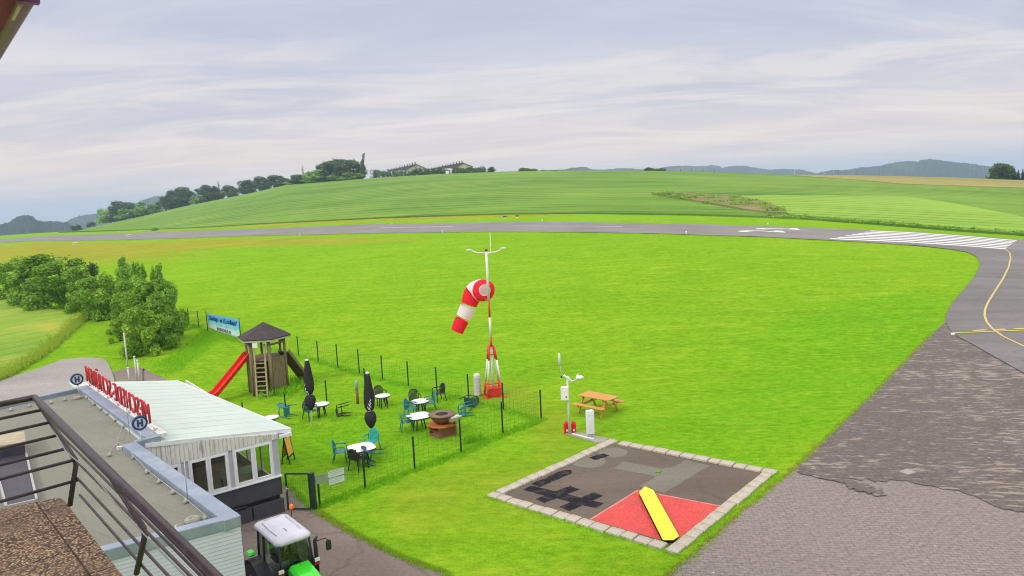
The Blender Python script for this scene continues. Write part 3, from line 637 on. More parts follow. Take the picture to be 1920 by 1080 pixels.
# path by the hut, gravel yard
pth = [(532, 905), (556, 925), (580, 950), (601, 962), (612, 970), (650, 993), (690, 1014), (727, 1032), (760, 1047), (800, 1062), (845, 1078), (900, 1100)]
pr = [at(*p) for p in pth]; pl_ = [Vector((p.x - 5.5 - i * .1, p.y - 3.2 - i * .05, 0)) for i, p in enumerate(pr)]
R_ = random.Random(3); prw = [Vector((p.x + R_.uniform(-.04, .04), p.y + R_.uniform(-.04, .04), 0)) for p in resample(pr, 60)]
struct(strip('path', prw, resample(pl_, 60), 0.006, PATHM, 6))
gv = [(-60, 752), (-20, 722), (20, 708), (60, 696), (92, 684), (120, 675), (160, 671), (195, 674), (205, 684), (203, 700), (212, 712), (218, 730), (190, 760), (0, 790)]
Rg = random.Random(5); wb_ = lambda P, a: [Vector((p.x + Rg.uniform(-a, a), p.y + Rg.uniform(-a, a), 0)) for p in P]
struct(strip('gravel_yard', wb_(px_line([(-70, 738), (-20, 722), (20, 708), (60, 696), (92, 684), (120, 675), (160, 671), (195, 674), (205, 684)], 40), .05), wb_(px_line([(-70, 800), (0, 785), (120, 765), (190, 740), (214, 722), (214, 712)], 40), .05), 0.05, GRAVEL, 20))
gv2 = [(212, 698), (250, 689), (270, 692), (300, 706), (330, 716), (330, 740), (225, 740)]
struct(strip('track', wb_(px_line([(212, 698), (250, 689), (270, 692), (300, 706), (335, 722)], 40), .08), wb_(px_line([(218, 722), (250, 735), (300, 745), (335, 750)], 40), .08), 0.045, PATHM, 8))

VERGE = crop_mat('rough_verge', (0.045, 0.120, 0.010), (0.085, 0.190, 0.016), (0.18, 0.26, 0.04), RW_ANG, 0.3, 0.0)
# fields on the rise beyond the runway and the barley by the yard
def field(name, bottom, top, m, off, n=70, cols=26):
    L, R = px_line(bottom, n), px_line(top, n); return struct(strip(name, L, R, off, m, cols))
FB = [p for p in FIELD if 100 <= p[0] <= 1900]; RT = [(p[0], p[1] + 0.9) for p in RIDGE if 145 <= p[0] <= 1480]
field('wheat_field', [(112, 435.6)] + FB[1:] + [(1960, 446)], [(146, 434.2)] + RT[1:] + [(1512, 332.5), (1615, 340), (1690, 347), (1800, 351), (1960, 356)], CROP_GREEN, 0.35, 120, 40)
field('barley_field', [(1455, 402), (1500, 409), (1600, 417), (1700, 424.5), (1800, 433), (1960, 445)], [(1372, 371.5), (1440, 369.5), (1560, 370), (1665, 371.5), (1715, 374), (1765, 381.5), (1840, 395.5), (1920, 412), (1960, 421)], CROP_LIGHT, 0.62, 80, 26)
field('ripe_field', [(1482, 330), (1512, 332.8), (1615, 340.3), (1690, 347.3), (1800, 351.3), (1960, 356.5)], [(1481, 329.4), (1510, 329.8), (1590, 330.7), (1690, 332.7), (1790, 335.2), (1960, 342)], CROP_TAN, 0.55, 60, 14)
field('fallow_strip', [(1222, 365), (1265, 374), (1330, 385), (1400, 398), (1450, 404), (1475, 404.5)], [(1222, 362.5), (1270, 365), (1340, 369), (1390, 373), (1440, 384), (1475, 402)], FALLOW, 0.72, 50, 12)
VR = lambda x: 0.3 + 1.5 * max(0, min(1, (x - 1430) / 120)) * max(0.25, min(1, (1960 - x) / 300))
struct(strip('verge', px_line([(p[0], p[1] + .4) for p in FB] + [(1960, 447)], 160), px_line([(p[0], p[1] - VR(p[0])) for p in FB] + [(1960, 445.5)], 160), 0.4, VERGE, 3))
L = px_line([(-60, 735), (0, 712), (40, 690), (90, 657), (125, 626), (152, 602), (160, 595)], 40); R = px_line([(-140, 560), (-60, 552), (0, 553), (40, 562), (80, 577), (120, 588), (156, 592)], 40)
crop_edge = L + [R[-1]]
struct(strip('crop_field', L, R, 0.14, CROP_NEAR, 30))

# signal square: asphalt, kerb stones, red panel, yellow bar, black marks
sq = [(910, 932), (1270, 1042), (1460, 885), (1145, 825)]; Q = [at(*p) for p in sq]; cen = (Q[0] + Q[1] + Q[2] + Q[3]) / 4
inner = [q + (cen - q).normalized() * 0.42 for q in Q]
struct(flat('signal_square', inner, 0.010, SIGNALM))
kerb = thing('stone_kerb', 'square frame of pale kerb stones around the signal area', 'kerb', (cen.x, cen.y, 0)); rk = random.Random(8)
for s in range(4):
    a, b = Q[s], Q[(s + 1) % 4]; d = (b - a); Ld = d.length; d.normalize(); nrm = Vector((-d.y, d.x, 0))
    if (cen - a).dot(nrm) < 0: nrm = -nrm
    k, pos_ = 0, 0.0
    while pos_ < Ld - 0.5:
        wl = min(rk.uniform(0.40, 0.56), Ld - 0.46 - pos_)
        if wl < 0.15: break
        c_ = a + d * (pos_ + wl / 2) + nrm * (0.20 + rk.uniform(-.015, .015))
        o = MB().box((0, 0, 0.02), (wl - 0.03, 0.38 + rk.uniform(-.03, .02), 0.12), math.atan2(d.y, d.x) + rk.uniform(-.02, .02), bev=0.018).build('kerb_stone', KERB, kerb)
        o.location = (c_.x - cen.x, c_.y - cen.y, rk.uniform(-.012, .012)); pos_ += wl
zed = 0.014
red = [(1196, 920), (1352, 950), (1288, 1006), (1241, 1014), (1107, 975)]
o = flat('red_square', wobble([at(*p) for p in red] + [at(*red[0])], 70, 0.012, 1)[:-1], zed, REDPANEL); tag(o, 'faded red painted panel in the near corner of the signal square', 'ground panel')
edge_ = MB()
for a, b in (((1196, 920), (1352, 950)), ((1196, 920), (1107, 975))):
    p, q = at(*a), at(*b); d = (q - p).normalized(); s = Vector((-d.y, d.x, 0)) * 0.035
    edge_.add([tuple((p + s).xy) + (0.018,), tuple((p - s).xy) + (0.018,), tuple((q - s).xy) + (0.018,), tuple((q + s).xy) + (0.018,)], [(0, 1, 2, 3)])
edge_.build('panel_edge', mat('pink_paint_edge', (0.50, 0.20, 0.19), 0.7, 0.2, 3), o)
yb = [(1198, 924), (1209, 913), (1225, 920), (1273, 1006), (1263, 1013), (1243, 1013)]
pts = [at(*p, 0.12) for p in yb]; ar_ = sum(pts[i].x * pts[(i + 1) % 6].y - pts[(i + 1) % 6].x * pts[i].y for i in range(6))
if ar_ < 0: pts.reverse()
bt = thing('signal_bar', 'bright yellow raised bar lying diagonally across the red panel', 'signal bar', (pts[0].x, pts[0].y, 0))
MB().prism([(p.x - pts[0].x, p.y - pts[0].y) for p in pts], 0.122, 0.14).build('top_board', YELLOW, bt)
cy = sum((p for p in pts), Vector()) / 6
MB().prism([((p.x - cy.x) * .985 + cy.x - pts[0].x, (p.y - cy.y) * .97 + cy.y - pts[0].y) for p in pts], 0.02, 0.12).build('side_board', BLACKM, bt)
def stroke(mb, a, b, wd, z, tip=0.0):
    p, q = at(*a), at(*b); d = (q - p); d.z = 0; d.normalize(); s = Vector((-d.y, d.x, 0)) * wd / 2
    rj = random.Random(int(a[0] * 7 + b[1])); e1 = [(p - s).lerp(q - s, k / 14) + s.normalized() * rj.uniform(-.022, .022) for k in range(15)]; e2_ = [(q + s).lerp(p + s, k / 14) + s.normalized() * rj.uniform(-.022, .022) for k in range(15)]
    P = e1 + ([q + d * tip] if tip else []) + e2_; i0 = len(mb.v)
    mb.add([(v.x, v.y, z) for v in P], [tuple(range(len(P)))])
def mark(name, strokes, m, label, cat, z0=0.014):
    mb = MB()
    for i, s in enumerate(strokes): stroke(mb, s[0], s[1], s[2], z0 + i * 0.0012, s[3] if len(s) > 3 else 0)
    o = mb.build(name, m); me = o.data
    for p in me.polygons:
        if p.normal.z < 0: p.flip()
    return tag(o, label, cat)
mark('ground_mark', [((988, 915), (1125, 949), 0.46), ((1004, 911), (1064, 885), 0.44, .2), ((1078, 915), (1012, 940), 0.44), ((1122, 927), (1058, 955), 0.44)], BLACKM, 'black double cross painted on the signal square beside the red panel', 'ground mark')
mark('dumbbell_bar', [((1110, 861), (1137, 853), 0.34)], BLACKM, 'small black bar between two worn pale discs on the signal square', 'ground mark', 0.0195)
mb = MB()
for cx, cy_, rx in ((1104, 866, .62), (1149, 849, .55)):
    p = at(cx, cy_); mb.add([(p.x + rx * math.cos(a), p.y + rx * math.sin(a), 0.013 + .001 * (cx > 1120)) for a in [k * math.pi / 14 for k in range(28)]], [tuple(range(28))])
tag(mb.build('dumbbell_disc', SIGNAL_PALE), 'two worn pale discs at the ends of the small black bar', 'ground mark')
mark('worn_mark', [((1308, 868), (1222, 918), 0.95), ((1160, 872), (1240, 887), 0.75), ((1235, 886), (1275, 880), 0.5)], SIGNAL_PALE, 'worn pale T mark fading on the signal square asphalt', 'ground mark', 0.0115)
o = MB().ell((0, 0, .03), (.10, .07, .05)).build('weed_tuft', BLADE); o.location = at(1234, 886); tag(o, 'small green weed growing in a crack of the signal square', 'weed')

# ------------------------------------------------------------------ distant hills
def hills(name, prof_px, dist, depth, bottom, m, rough, seed, n=160):
    rr = random.Random(seed); P = resample([(a, b, 0) for a, b in prof_px], n); vs, fs = [], []; rows = [(0.80, 1.0, -1), (0.90, .55, 0), (0.96, .2, 0), (1.0, 0, 0), (1.0 + depth * .5, .35, 0), (1.0 + depth, 1.0, -1)]
    for i, p in enumerate(P):
        t_ = atd(p.x, p.y, dist); tree = rr.uniform(-rough, rough)
        for k, (f, drop, fl) in enumerate(rows):
            zz = bottom if fl else t_.z - (t_.z - bottom) * drop * 0.9
            zz += tree if k == 3 else (rr.uniform(-rough, rough) * 1.5 if not fl else 0)
            vs.append((t_.x * f, t_.y * f, zz))
    k = len(rows)
    fs = [(i * k + j, (i + 1) * k + j, (i + 1) * k + j + 1, i * k + j + 1) for i in range(n - 1) for j in range(k - 1)]
    return struct(MB().add(vs, fs, False).build(name, m))
hills('hills', [(-120, 424), (-40, 421), (0, 421), (15, 417), (28, 410), (35, 405), (48, 403), (60, 405), (68, 412), (80, 415), (100, 415), (125, 417), (150, 430), (200, 440), (240, 446)], 1700, .3, -190, HILLM, 1.4, 1, 220)
hills('hills', [(60, 440), (125, 414), (150, 404), (190, 399), (230, 390), (252, 383), (262, 377), (285, 369), (305, 367), (320, 371), (345, 372), (380, 380), (470, 380)], 3000, .3, -250, HILLM, 2.0, 2)
hills('hills', [(1000, 322), (1055, 318), (1075, 314), (1100, 313), (1110, 318), (1135, 318), (1165, 315), (1200, 317), (1230, 318), (1245, 313), (1268, 311), (1290, 311), (1320, 311.5), (1335, 309), (1348, 311), (1355, 315), (1370, 311), (1395, 311), (1420, 315), (1445, 318), (1470, 316.5), (1500, 318), (1530, 324), (1570, 330)], 3300, .25, -120, HILLM, 1.5, 3)
hills('hills', [(1500, 330), (1535, 324), (1560, 318), (1590, 319), (1620, 313), (1650, 311), (1675, 305), (1700, 302), (1722, 303), (1728, 299), (1745, 298), (1765, 301), (1790, 304), (1815, 305), (1835, 309), (1858, 312), (1900, 322), (1990, 332)], 2800, .35, -120, HILLM, 2.2, 4, 200)

# ------------------------------------------------------------------ trees and shrubs
def leaf_cloud(name, lobes, n, size, m, seed, parent=None, inner=0.45, floor=True):
    r = random.Random(seed); vs, fs, tone = [], [], []
    vols = [(l[3] * l[4] * l[5]) ** 0.67 for l in lobes]; tot = sum(vols)
    lt = [r.uniform(0.15, 0.85) for _ in lobes]
    for li, l in enumerate(lobes):
        clumps = [(Vector((r.gauss(0, 1), r.gauss(0, 1), r.gauss(0, 1))).normalized(), r.uniform(-.3, .3)) for _ in range(14)]
        for _ in range(int(n * vols[li] / tot)):
            cd, ct = r.choice(clumps)
            d = (cd + Vector((r.gauss(0, .45), r.gauss(0, .45), r.gauss(0, .45)))).normalized(); k = r.uniform(inner ** 3, 1) ** (1 / 3)
            if r.random() < 0.08: k *= r.uniform(1.0, 1.22)
            c = Vector((l[0] + d.x * l[3] * k, l[1] + d.y * l[4] * k, l[2] + d.z * l[5] * k))
            if floor and c.z < 0.03: c.z = r.uniform(0.03, .25)
            nrm = (d + Vector((r.gauss(0, .6), r.gauss(0, .6), r.gauss(.25, .6)))).normalized()
            u = nrm.orthogonal().normalized(); u = Matrix.Rotation(r.uniform(0, 6.28), 3, nrm) @ u; v = nrm.cross(u); s = size * r.uniform(.55, 1.3)
            i = len(vs); w_ = s * r.uniform(.45, .75)
            vs += [tuple(c - u * s), tuple(c + v * w_ + nrm * s * .15), tuple(c + u * s), tuple(c - v * w_ + nrm * s * .15)]
            fs.append((i, i + 1, i + 2, i + 3)); tone.append(min(max(lt[li] * .55 + r.uniform(0, .5) + ct, 0), 1))
    me = bpy.data.meshes.new(name); me.from_pydata(vs, [], fs); me.materials.append(m)
    me.attributes.new('tone', 'FLOAT', 'FACE').data.foreach_set('value', tone)
    o = bpy.data.objects.new(name, me); C.objects.link(o)
    if parent: o.parent = parent
    return o
def limbs(name, h, lobes, r0, seed, parent, n=6):
    r = random.Random(seed); mb = MB()
    mb.tube([(0, 0, -.1), (r.uniform(-.05, .05) * h, r.uniform(-.05, .05) * h, h * .4), (r.uniform(-.06, .06) * h, r.uniform(-.06, .06) * h, h * .8)], [r0, r0 * .7, r0 * .25], 7)
    for i in range(n):
        l = r.choice(lobes); z = h * r.uniform(.12, .5); e = Vector((l[0], l[1], l[2])) * .9
        mb.tube([(0, 0, z), (e.x * .5, e.y * .5, (z + e.z) / 2 + .05 * h), tuple(e)], [r0 * .5, r0 * .3, r0 * .1], 5)
    return mb.build(name, BARK, parent)
def proto(kind, h, lobes, n, size, m, seed, r0=.09, inner=.45):
    """one leafed plant: crown + trunk, base at the origin, out of the way until first used"""
    root = thing(kind, 'x', 'tree', (0, -500, 0)); leaf_cloud('crown', lobes, n, size, m, seed, root, inner); limbs('trunk', h, lobes, r0, seed + 1, root)
    root['_free'] = True; return root
def rnd_lobes(seed, n, R, h, spread=.6, z0=.25, r=(.28, .5)):
    q = random.Random(seed); out = []
    for i in range(n):
        a = q.uniform(0, 6.28); t = q.random(); z = h * (z0 + (0.92 - z0) * t); rr = R * spread * math.sqrt(q.random()) * (1 - .45 * max(0, t - .45) / .55)
        k = R * q.uniform(*r) * (1.05 - .35 * t); out.append((rr * math.cos(a), rr * math.sin(a), z, k, k, k * q.uniform(.9, 1.3)))
    return out
# unit plants: height about 1, radius about .45
PR = {
 'shrubA': proto('shrub', 1.0, rnd_lobes(1, 24, .52, 1, .75, .08, (.22, .40)), 6000, .028, LEAF, 11, .02),
 'shrubB': proto('shrub', 1.0, rnd_lobes(2, 26, .54, 1, .8, .08, (.20, .38)), 6000, .029, LEAF, 12, .02),
 'shrubC': proto('shrub', 1.0, rnd_lobes(3, 24, .50, 1, .72, .08, (.22, .36)), 5600, .030, LEAF_Y, 13, .02),
 'spiky': proto('young_tree', 1.0, [(0, 0, .25, .30, .30, .25), (.10, .06, .5, .20, .22, .16), (-.12, .0, .56, .2, .18, .17), (.02, -.12, .60, .17, .17, .18), (.10, .02, .74, .14, .12, .12), (-.08, .05, .80, .13, .13, .12), (.0, -.05, .9, .08, .08, .1), (.15, .0, .88, .045, .045, .1), (-.2, .08, .38, .15, .13, .2), (.2, -.07, .36, .13, .15, .2), (-.13, -.03, .95, .03, .03, .07)], 3600, .034, LEAF, 14, .018),
 'treeA': proto('tree', 1.0, rnd_lobes(5, 24, .52, 1, .66, .13, (.26, .42)), 4200, .036, LEAF_D, 15, .03),
 'treeB': proto('tree', 1.0, rnd_lobes(6, 22, .56, 1, .72, .12, (.26, .44)), 4200, .038, LEAF_D, 16, .03),
 'treeC': proto('tree', 1.0, rnd_lobes(7, 20, .54, 1, .72, .1, (.25, .44)), 3800, .038, LEAF, 17, .03),
 'thin': proto('sparse_tree', 1.0, [(0, 0, .55, .12, .12, .3), (.1, 0, .75, .08, .08, .12), (-.1, .04, .85, .07, .07, .12), (.03, .03, .95, .05, .05, .08), (-.06, 0, .4, .12, .12, .15)], 420, .026, LEAF_D, 18, .03),
 'poplar': proto('tall_tree', 1.0, [(.0, 0, .18, .22, .2, .12), (.10, 0, .36, .18, .16, .09), (-.08, .03, .46, .15, .15, .10), (.06, 0, .60, .15, .14, .09), (-.06, 0, .72, .12, .12, .08), (-.10, 0, .87, .09, .09, .10), (-.16, 0, .96, .06, .06, .05), (.14, 0, .22, .12, .12, .09)], 1100, .034, LEAF_D, 19, .03),
 'conifer': proto('conifer', 1.0, [(0, 0, .1 + .085 * i, .24 * (1 - i / 10.5), .24 * (1 - i / 10.5), .06) for i in range(10)], 1800, .03, LEAF_CON, 20, .02, .3),
}
def plant(kind, px, py, top, wpx, label, cat='tree', group=None, base=None, name=None, lean=0, kx=1.0):
    """a plant whose foot and top the photo shows"""
    b = base if base is not None else at(px, py); h = max(top_z(b, top) - b.z, .3)
    dist = math.hypot(b.x, b.y, ); wm = wpx * dist / FPX; s = (wm / 0.98, wm / 0.98 * kx, h / 0.98)
    P = PR[kind]; rz = random.Random(int(px * 13 + py)).uniform(0, 6.28)
    if P.get('_free'):
        del P['_free']; P.location = b; P.rotation_euler = (0, 0, rz); P.scale = s; r = P; r['label'] = label
    else: r = dup(P, b, rz, label, s)
    r['category'] = cat; r.rotation_euler = (0, lean, rz) if lean else (0, 0, rz)
    if group: r['group'] = group
    elif 'group' in r: del r['group']
    if name: r.name = name
    return r
HG = 'leafy shrubs in the hedge by the crop field'
for a in [
 ('shrubA', 28, 560, 487, 62, 'leafy shrub at the left end of the near hedge'),
 ('spiky', 28, 520, 486, 22, 'thin upright sapling rising behind the left end of the hedge'),
 ('shrubB', 78, 566, 479, 92, 'tall round shrub, second big one from the left hedge end'),
 ('shrubA', 120, 577, 487, 100, 'broad dense shrub above the tip of the pale crop field'),
 ('shrubB', 60, 570, 505, 70, 'lower shrub edging the pale crop field'),
 ('shrubC', 152, 588, 530, 44, 'yellow green bush at the tip of the pale crop field'),
 ('treeA', 177, 545, 492, 26, 'small dark tree alone behind the middle of the hedge'),
 ('shrubA', 186, 600, 515, 72, 'dark shrub standing in front at the gap of the hedge'),
 ('spiky', 235, 540, 481, 40, 'tall slim sapling sticking up above the hedge'),
 ('shrubB', 222, 590, 528, 60, 'mid green shrub between the dark shrub and tall hedge'),
 ('shrubA', 252, 605, 520, 62, 'leafy shrub below the tall slim sapling'),
 ('spiky', 268, 590, 492, 46, 'spiky upright shrub, left one of the high hedge top'),
 ('spiky', 304, 596, 496, 46, 'spiky upright shrub, right one of the high hedge top'),
 ('shrubB', 285, 615, 525, 84, 'wide shrub forming the middle of the high hedge'),
 ('shrubA', 310, 640, 545, 60, 'steep dark shrub at the right flank of the hedge'),
 ('shrubA', 245, 625, 560, 66, 'low shrub at the foot of the hedge by the grass track'),
 ('shrubC', 268, 668, 580, 64, 'large yellow green bush at the near end of the hedge'),
 ('shrubB', 300, 655, 590, 58, 'dark green shrub right of the yellow green bush'),
 ('shrubC', 330, 632, 560, 34, 'yellowish shrub next to the first dark fence post'),
 ('shrubB', 318, 622, 530, 56, 'dense green shrub on the right shoulder of the hedge'),
 ('shrubA', 282, 650, 566, 70, 'dense green shrub behind the yellow green bush'),
 ('shrubB', 150, 575, 500, 60, 'leafy shrub behind the tip of the crop field'),
 ('shrubC', 225, 640, 600, 40, 'small scrubby bush on the bank below the hedge'),
]: plant(*a[:4], a[4] * 1.12, a[5], 'shrub', HG)

def rp(px, dd=8):
    """a point on the ridge (or a little beyond it) in the direction of this column"""
    y = np.interp(px, [p[0] for p in RIDGE], [p[1] for p in RIDGE]); r = ray(px, y); a = math.atan2(r[0], r[1])
    d = 420 / (math.cos(a) + .6 * math.sin(a)) + dd; x, yy = d * math.sin(a), d * math.cos(a); return Vector((x, yy, T(x, yy) - .2))
RG = 'trees along the ridge beyond the runway'
for a in [
 ('treeC', 208, 388, 34, 'pale green tree at the low left end of the ridge row'),
 ('treeA', 228, 377, 38, 'dark domed tree, tallest at the low left end of the ridge row'),
 ('treeC', 250, 390, 44, 'wide light green tree low in the ridge row'),
 ('treeA', 246, 379, 26, 'small dark crown behind the wide light green tree'),
 ('treeC', 281, 378, 36, 'pointed tree just left of the gap with blue hills'),
 ('treeB', 312, 372, 44, 'bushy tree just right of the gap with blue hills'),
 ('treeA', 328, 357, 36, 'dark tree, left half of the tall pair on the slope'),
 ('treeB', 349, 355, 42, 'dark tree, right half of the tall pair on the slope'),
 ('treeC', 377, 365, 30, 'light green tree left of the domed tree on the slope'),
 ('treeB', 390, 351, 40, 'domed tree in the middle of the slope'),
 ('thin', 412, 342, 18, 'thin half bare tree standing alone on the slope'),
 ('treeA', 463, 338, 32, 'single round dark tree where the slope levels out'),
]: plant(a[0], a[1], 0, a[2] - 1, a[3] * (1.3 if a[0] != 'thin' else 1), a[4], 'tree', RG, rp(a[1], 2))
for a in [
 ('treeB', 432, 350, 30, 'flat bushy tree on the skyline left of the single round tree'),
 ('treeB', 492, 334, 34, 'low bushy tree on the far skyline, left of two'),
 ('treeB', 520, 331, 42, 'low bushy tree on the far skyline, right of two'),
]: plant(a[0], a[1], 0, a[2], a[3] * 1.35, a[4], 'tree', 'bushy trees on the far skyline', rp(a[1], 60))
for a in [
 ('thin', 570, 311, 16, 'thin leaning tree at the left of the farm grove'), ('treeB', 562, 329, 46, 'rounded bush at the left end of the farm grove'), ('treeC', 548, 336, 36, 'low green bush at the foot of the left farm grove'),
 ('treeC', 592, 318, 40, 'light tree left of the big domed tree in the grove'), ('treeA', 640, 297, 74, 'big domed dark tree in the middle of the farm grove'), ('treeA', 664, 300, 50, 'dark tree joined to the right of the big domed tree'),
 ('treeC', 620, 318, 56, 'light green bush below the big domed tree'), ('treeC', 655, 322, 50, 'green bush below the dark tree of the farm grove'), ('poplar', 680, 287, 26, 'tall slender tree leaning at the right of the grove'),
 ('treeC', 590, 329, 50, 'wide low bush in front of the farm grove'), ('treeA', 614, 303, 40, 'dark tree on the left shoulder of the big domed tree'),
]: plant(a[0], a[1], 0, a[2], a[3] * (1.15 if a[0][:4] == 'tree' else 1), a[4], 'tree', 'trees of the farm grove on the ridge', rp(a[1], 3 if a[0] == 'treeC' else 10), kx=1.0, lean=(-.08 if a[0] == 'poplar' else 0))
# hedges in front of the barns
def hedge(x0, x1, y_top, label, seed, dd=3, m=LEAF_D, amp=1.6, dens=3000):
    r = random.Random(seed); lobes = []; c0 = rp((x0 + x1) / 2, dd); n = max(3, int((x1 - x0) / 7))
    for i in range(n):
        px = x0 + (x1 - x0) * (i + .5) / n; b = rp(px, dd); h = max(top_z(b, y_top + r.uniform(-amp, amp)) - b.z, .8)
        lobes.append((b.x - c0.x, b.y - c0.y, b.z - c0.z + h * .5, (x1 - x0) / n * .30 * b.length / 1000 * .75 + 1.6, 2.2, h * .6))
    o = leaf_cloud('hedge', lobes, dens, .42, m, seed, None, .45, False); o.location = c0; return tag(o, label, 'hedge')
hedge(696, 782, 320, 'low dark hedge in front of the left solar barn', 31)
hedge(776, 842, 317, 'dark hedge between the two solar barns', 32)
hedge(848, 908, 313.5, 'taller dark hedge in front of the right solar barn', 33, amp=2)
plant('treeB', 921, 0, 314, 22, 'round bush at the right end of the barn hedge', 'bush', None, rp(921, 3))
hedge(976, 1004, 315.5, 'small domed thicket on the middle of the skyline', 34, 12, amp=2)
hedge(1012, 1044, 318.5, 'low dark thicket on the skyline right of the domed one', 35, 14, amp=.8, dens=500)
hedge(1212, 1244, 315.5, 'flat thicket on the skyline left of the single trees', 36, 12, amp=1.2)
for k, (px, top) in enumerate(((1256, 317), (1262, 318.5), (1276, 316), (1281, 318.5), (1297, 315.5), (1318, 316.5), (1339, 316))):
    plant('conifer', px, 0, top, 3.4 if top < 318 else 2.6, 'tiny dark tree standing alone on the distant right skyline', 'tree', 'single trees on the skyline', rp(px, 14))
plant('treeA', 1878, 0, 305, 46, 'large dark round tree at the right edge of the ridge', 'tree', None, rp(1878, 6)); plant('treeA', 1890, 0, 310, 30, 'dark tree behind the large round tree at the right edge', 'tree', None, rp(1890, 12))
for k, px in enumerate((1902, 1909, 1917, 1926)):
    plant('conifer', px, 0, 314 + (k % 2) * 2.5, 14, ['first', 'second', 'third', 'last'][k] + ' dark conifer right of the large round tree', 'conifer', 'conifers at the right edge', rp(px, 8))
plant('treeC', 289, 433.5, 426.5, 14, 'lone small bush beside the far runway edge', 'bush', None, at(289, 432.5))
for px, py, tp, w_, lb in ((138, 431.5, 424, 12, 'small bush at the runway end, left of a pair'), (147, 431, 422, 12, 'small bush at the runway end, right of a pair'), (174, 427, 417, 16, 'dark bush at the foot of the ridge row')):
    plant('treeB', px, 0, tp, w_, lb, 'bush', None, rp(px, 1))
for k in ('shrubA',):
    pass

wd = random.Random(44); spots_ = []
for _ in range(26): 
    f = wd.random(); x = 1235 + 230 * f; y = np.interp(x, [1222, 1265, 1330, 1400, 1475], [365, 373, 383, 395, 404]) - wd.random() * np.interp(x, [1222, 1340, 1400, 1475], [2, 14, 18, 4]); spots_.append(at(x, y))
L_ = [(p.x - spots_[0].x, p.y - spots_[0].y, p.z - spots_[0].z + .7, wd.uniform(1, 4), wd.uniform(.7, 2), wd.uniform(.3, .9)) for p in spots_]
o = leaf_cloud('weeds', L_, 3500, .28, LEAF_Y, 45, None, .45, False); o.location = spots_[0]; o['kind'] = 'stuff'; o['label'] = 'scattered weeds growing on the brown fallow strip'
vg = random.Random(46); L_ = []; b0 = at(1500, 410)
for _ in range(90):
    x = 1440 + 480 * vg.random() ** 1.2; y = np.interp(x, [p[0] for p in FIELD], [p[1] for p in FIELD]) - vg.uniform(0, 1.6); p = at(x, y); L_.append((p.x - b0.x, p.y - b0.y, p.z - b0.z + .3, vg.uniform(.6, 2.4), vg.uniform(.4, .8), vg.uniform(.22, .6)))
o = leaf_cloud('undergrowth', L_, 6000, .20, LEAF, 47, None, .45, False); o.location = b0; o['kind'] = 'stuff'; o['label'] = 'rough green undergrowth along the lower field edge'

# grass tufts: along the fences, kerbs and path, one object of uncountable blades
def tufts(name, spots, label, seed, h=(.05, .16), per=9, m=BLADE):
    r = random.Random(seed); vs, fs, tone = [], [], []
    for x, y in spots:
        z = T(x, y)
        for _ in range(per):
            a = r.uniform(0, 6.28); L = r.uniform(*h); px_, py_ = x + r.gauss(0, .05), y + r.gauss(0, .05); wd = r.uniform(.006, .014); lx, ly = math.cos(a), math.sin(a); b = r.uniform(.1, .55) * L
            i = len(vs); vs += [(px_ - ly * wd, py_ + lx * wd, z), (px_ + ly * wd, py_ - lx * wd, z), (px_ + lx * b * .4, py_ + ly * b * .4, z + L * .65), (px_ + lx * b, py_ + ly * b, z + L)]
            fs += [(i, i + 1, i + 2), (i + 2, i + 1, i + 3)] ; t = r.random(); tone += [t, t]
    me = bpy.data.meshes.new(name); me.from_pydata(vs, [], fs); me.materials.append(m); me.attributes.new('tone', 'FLOAT', 'FACE').data.foreach_set('value', tone)
    o = bpy.data.objects.new(name, me); C.objects.link(o); o['kind'] = 'stuff'; o['label'] = label; return o
R_x = random.Random(71)
def along(pts, n, spread, seed):
    r = random.Random(seed); P = [Vector(p) for p in pts]; out = []
    L = [(b - a).length for a, b in zip(P, P[1:])]; 
    for _ in range(n):
        k = r.choices(range(len(L)), L)[0]; p = P[k].lerp(P[k + 1], r.random()); out.append((p.x + r.gauss(0, spread), p.y + r.gauss(0, spread)))
    return out
NF = [(1015, 788), (943, 815), (865, 850), (778, 882), (685, 917), (590, 953)]
FFP = [(354.5, 608), (373, 616), (390, 623.5), (452, 641), (490, 650.5), (525, 659.5), (560, 668), (597, 679), (633.5, 690), (674, 702), (717.5, 713), (766, 724.5), (819.5, 737), (879, 751), (944, 768), (1015, 788)]
tufts('fence_grass', along([at(*p) for p in NF], 900, .16, 1) + along([at(*p) for p in FFP], 1500, .2, 2), 'taller unmown grass along the wire fence', 3)
tufts('edge_grass', along([at(*p) for p in pth[:-1]], 700, .06, 4) + along([at(*p) for p in sq + sq[:1]], 420, .05, 5) + along(inner + inner[:1], 260, .05, 6) + along([al[i] for i in range(0, len(al), 6)], 700, .07, 7), 'short ragged grass along the kerbs and pavement edges', 8, (.04, .11), 7)
tufts('apron_edge_grass', along([al[i] for i in range(0, len(al), 6)], 900, .05, 87) + along([at(*p) for p in pth[2:-1]], 420, .05, 89), 'dry straw coloured grass where the lawn meets the apron', 88, (.03, .10), 6, leaf_mat('straw', (.22, .22, .03), (.46, .38, .08), (.60, .44, .16)))
tufts('crop_edge', along(crop_edge, 3000, .22, 77) + [(p.x + random.uniform(-1.2, .2), p.y + random.uniform(-.8, .8)) for p in crop_edge for _ in range(14)], 'pale ragged stalks along the edge of the barley field', 78, (.12, .42), 8, leaf_mat('stalk', (.26, .42, .03), (.44, .56, .07), (.62, .62, .18)))
bk = [at(*p) for p in ((400, 640), (330, 700), (290, 690), (400, 612))]; sp2 = []
for _ in range(1500):
    u, v = R_x.random(), R_x.random(); p = bk[0].lerp(bk[1], u).lerp(bk[3].lerp(bk[2], u), v); sp2.append((p.x + R_x.gauss(0, .3), p.y + R_x.gauss(0, .5)))
tufts('bank_grass', sp2, 'tufty grass on the bank below the hedge', 79, (.05, .2), 7)
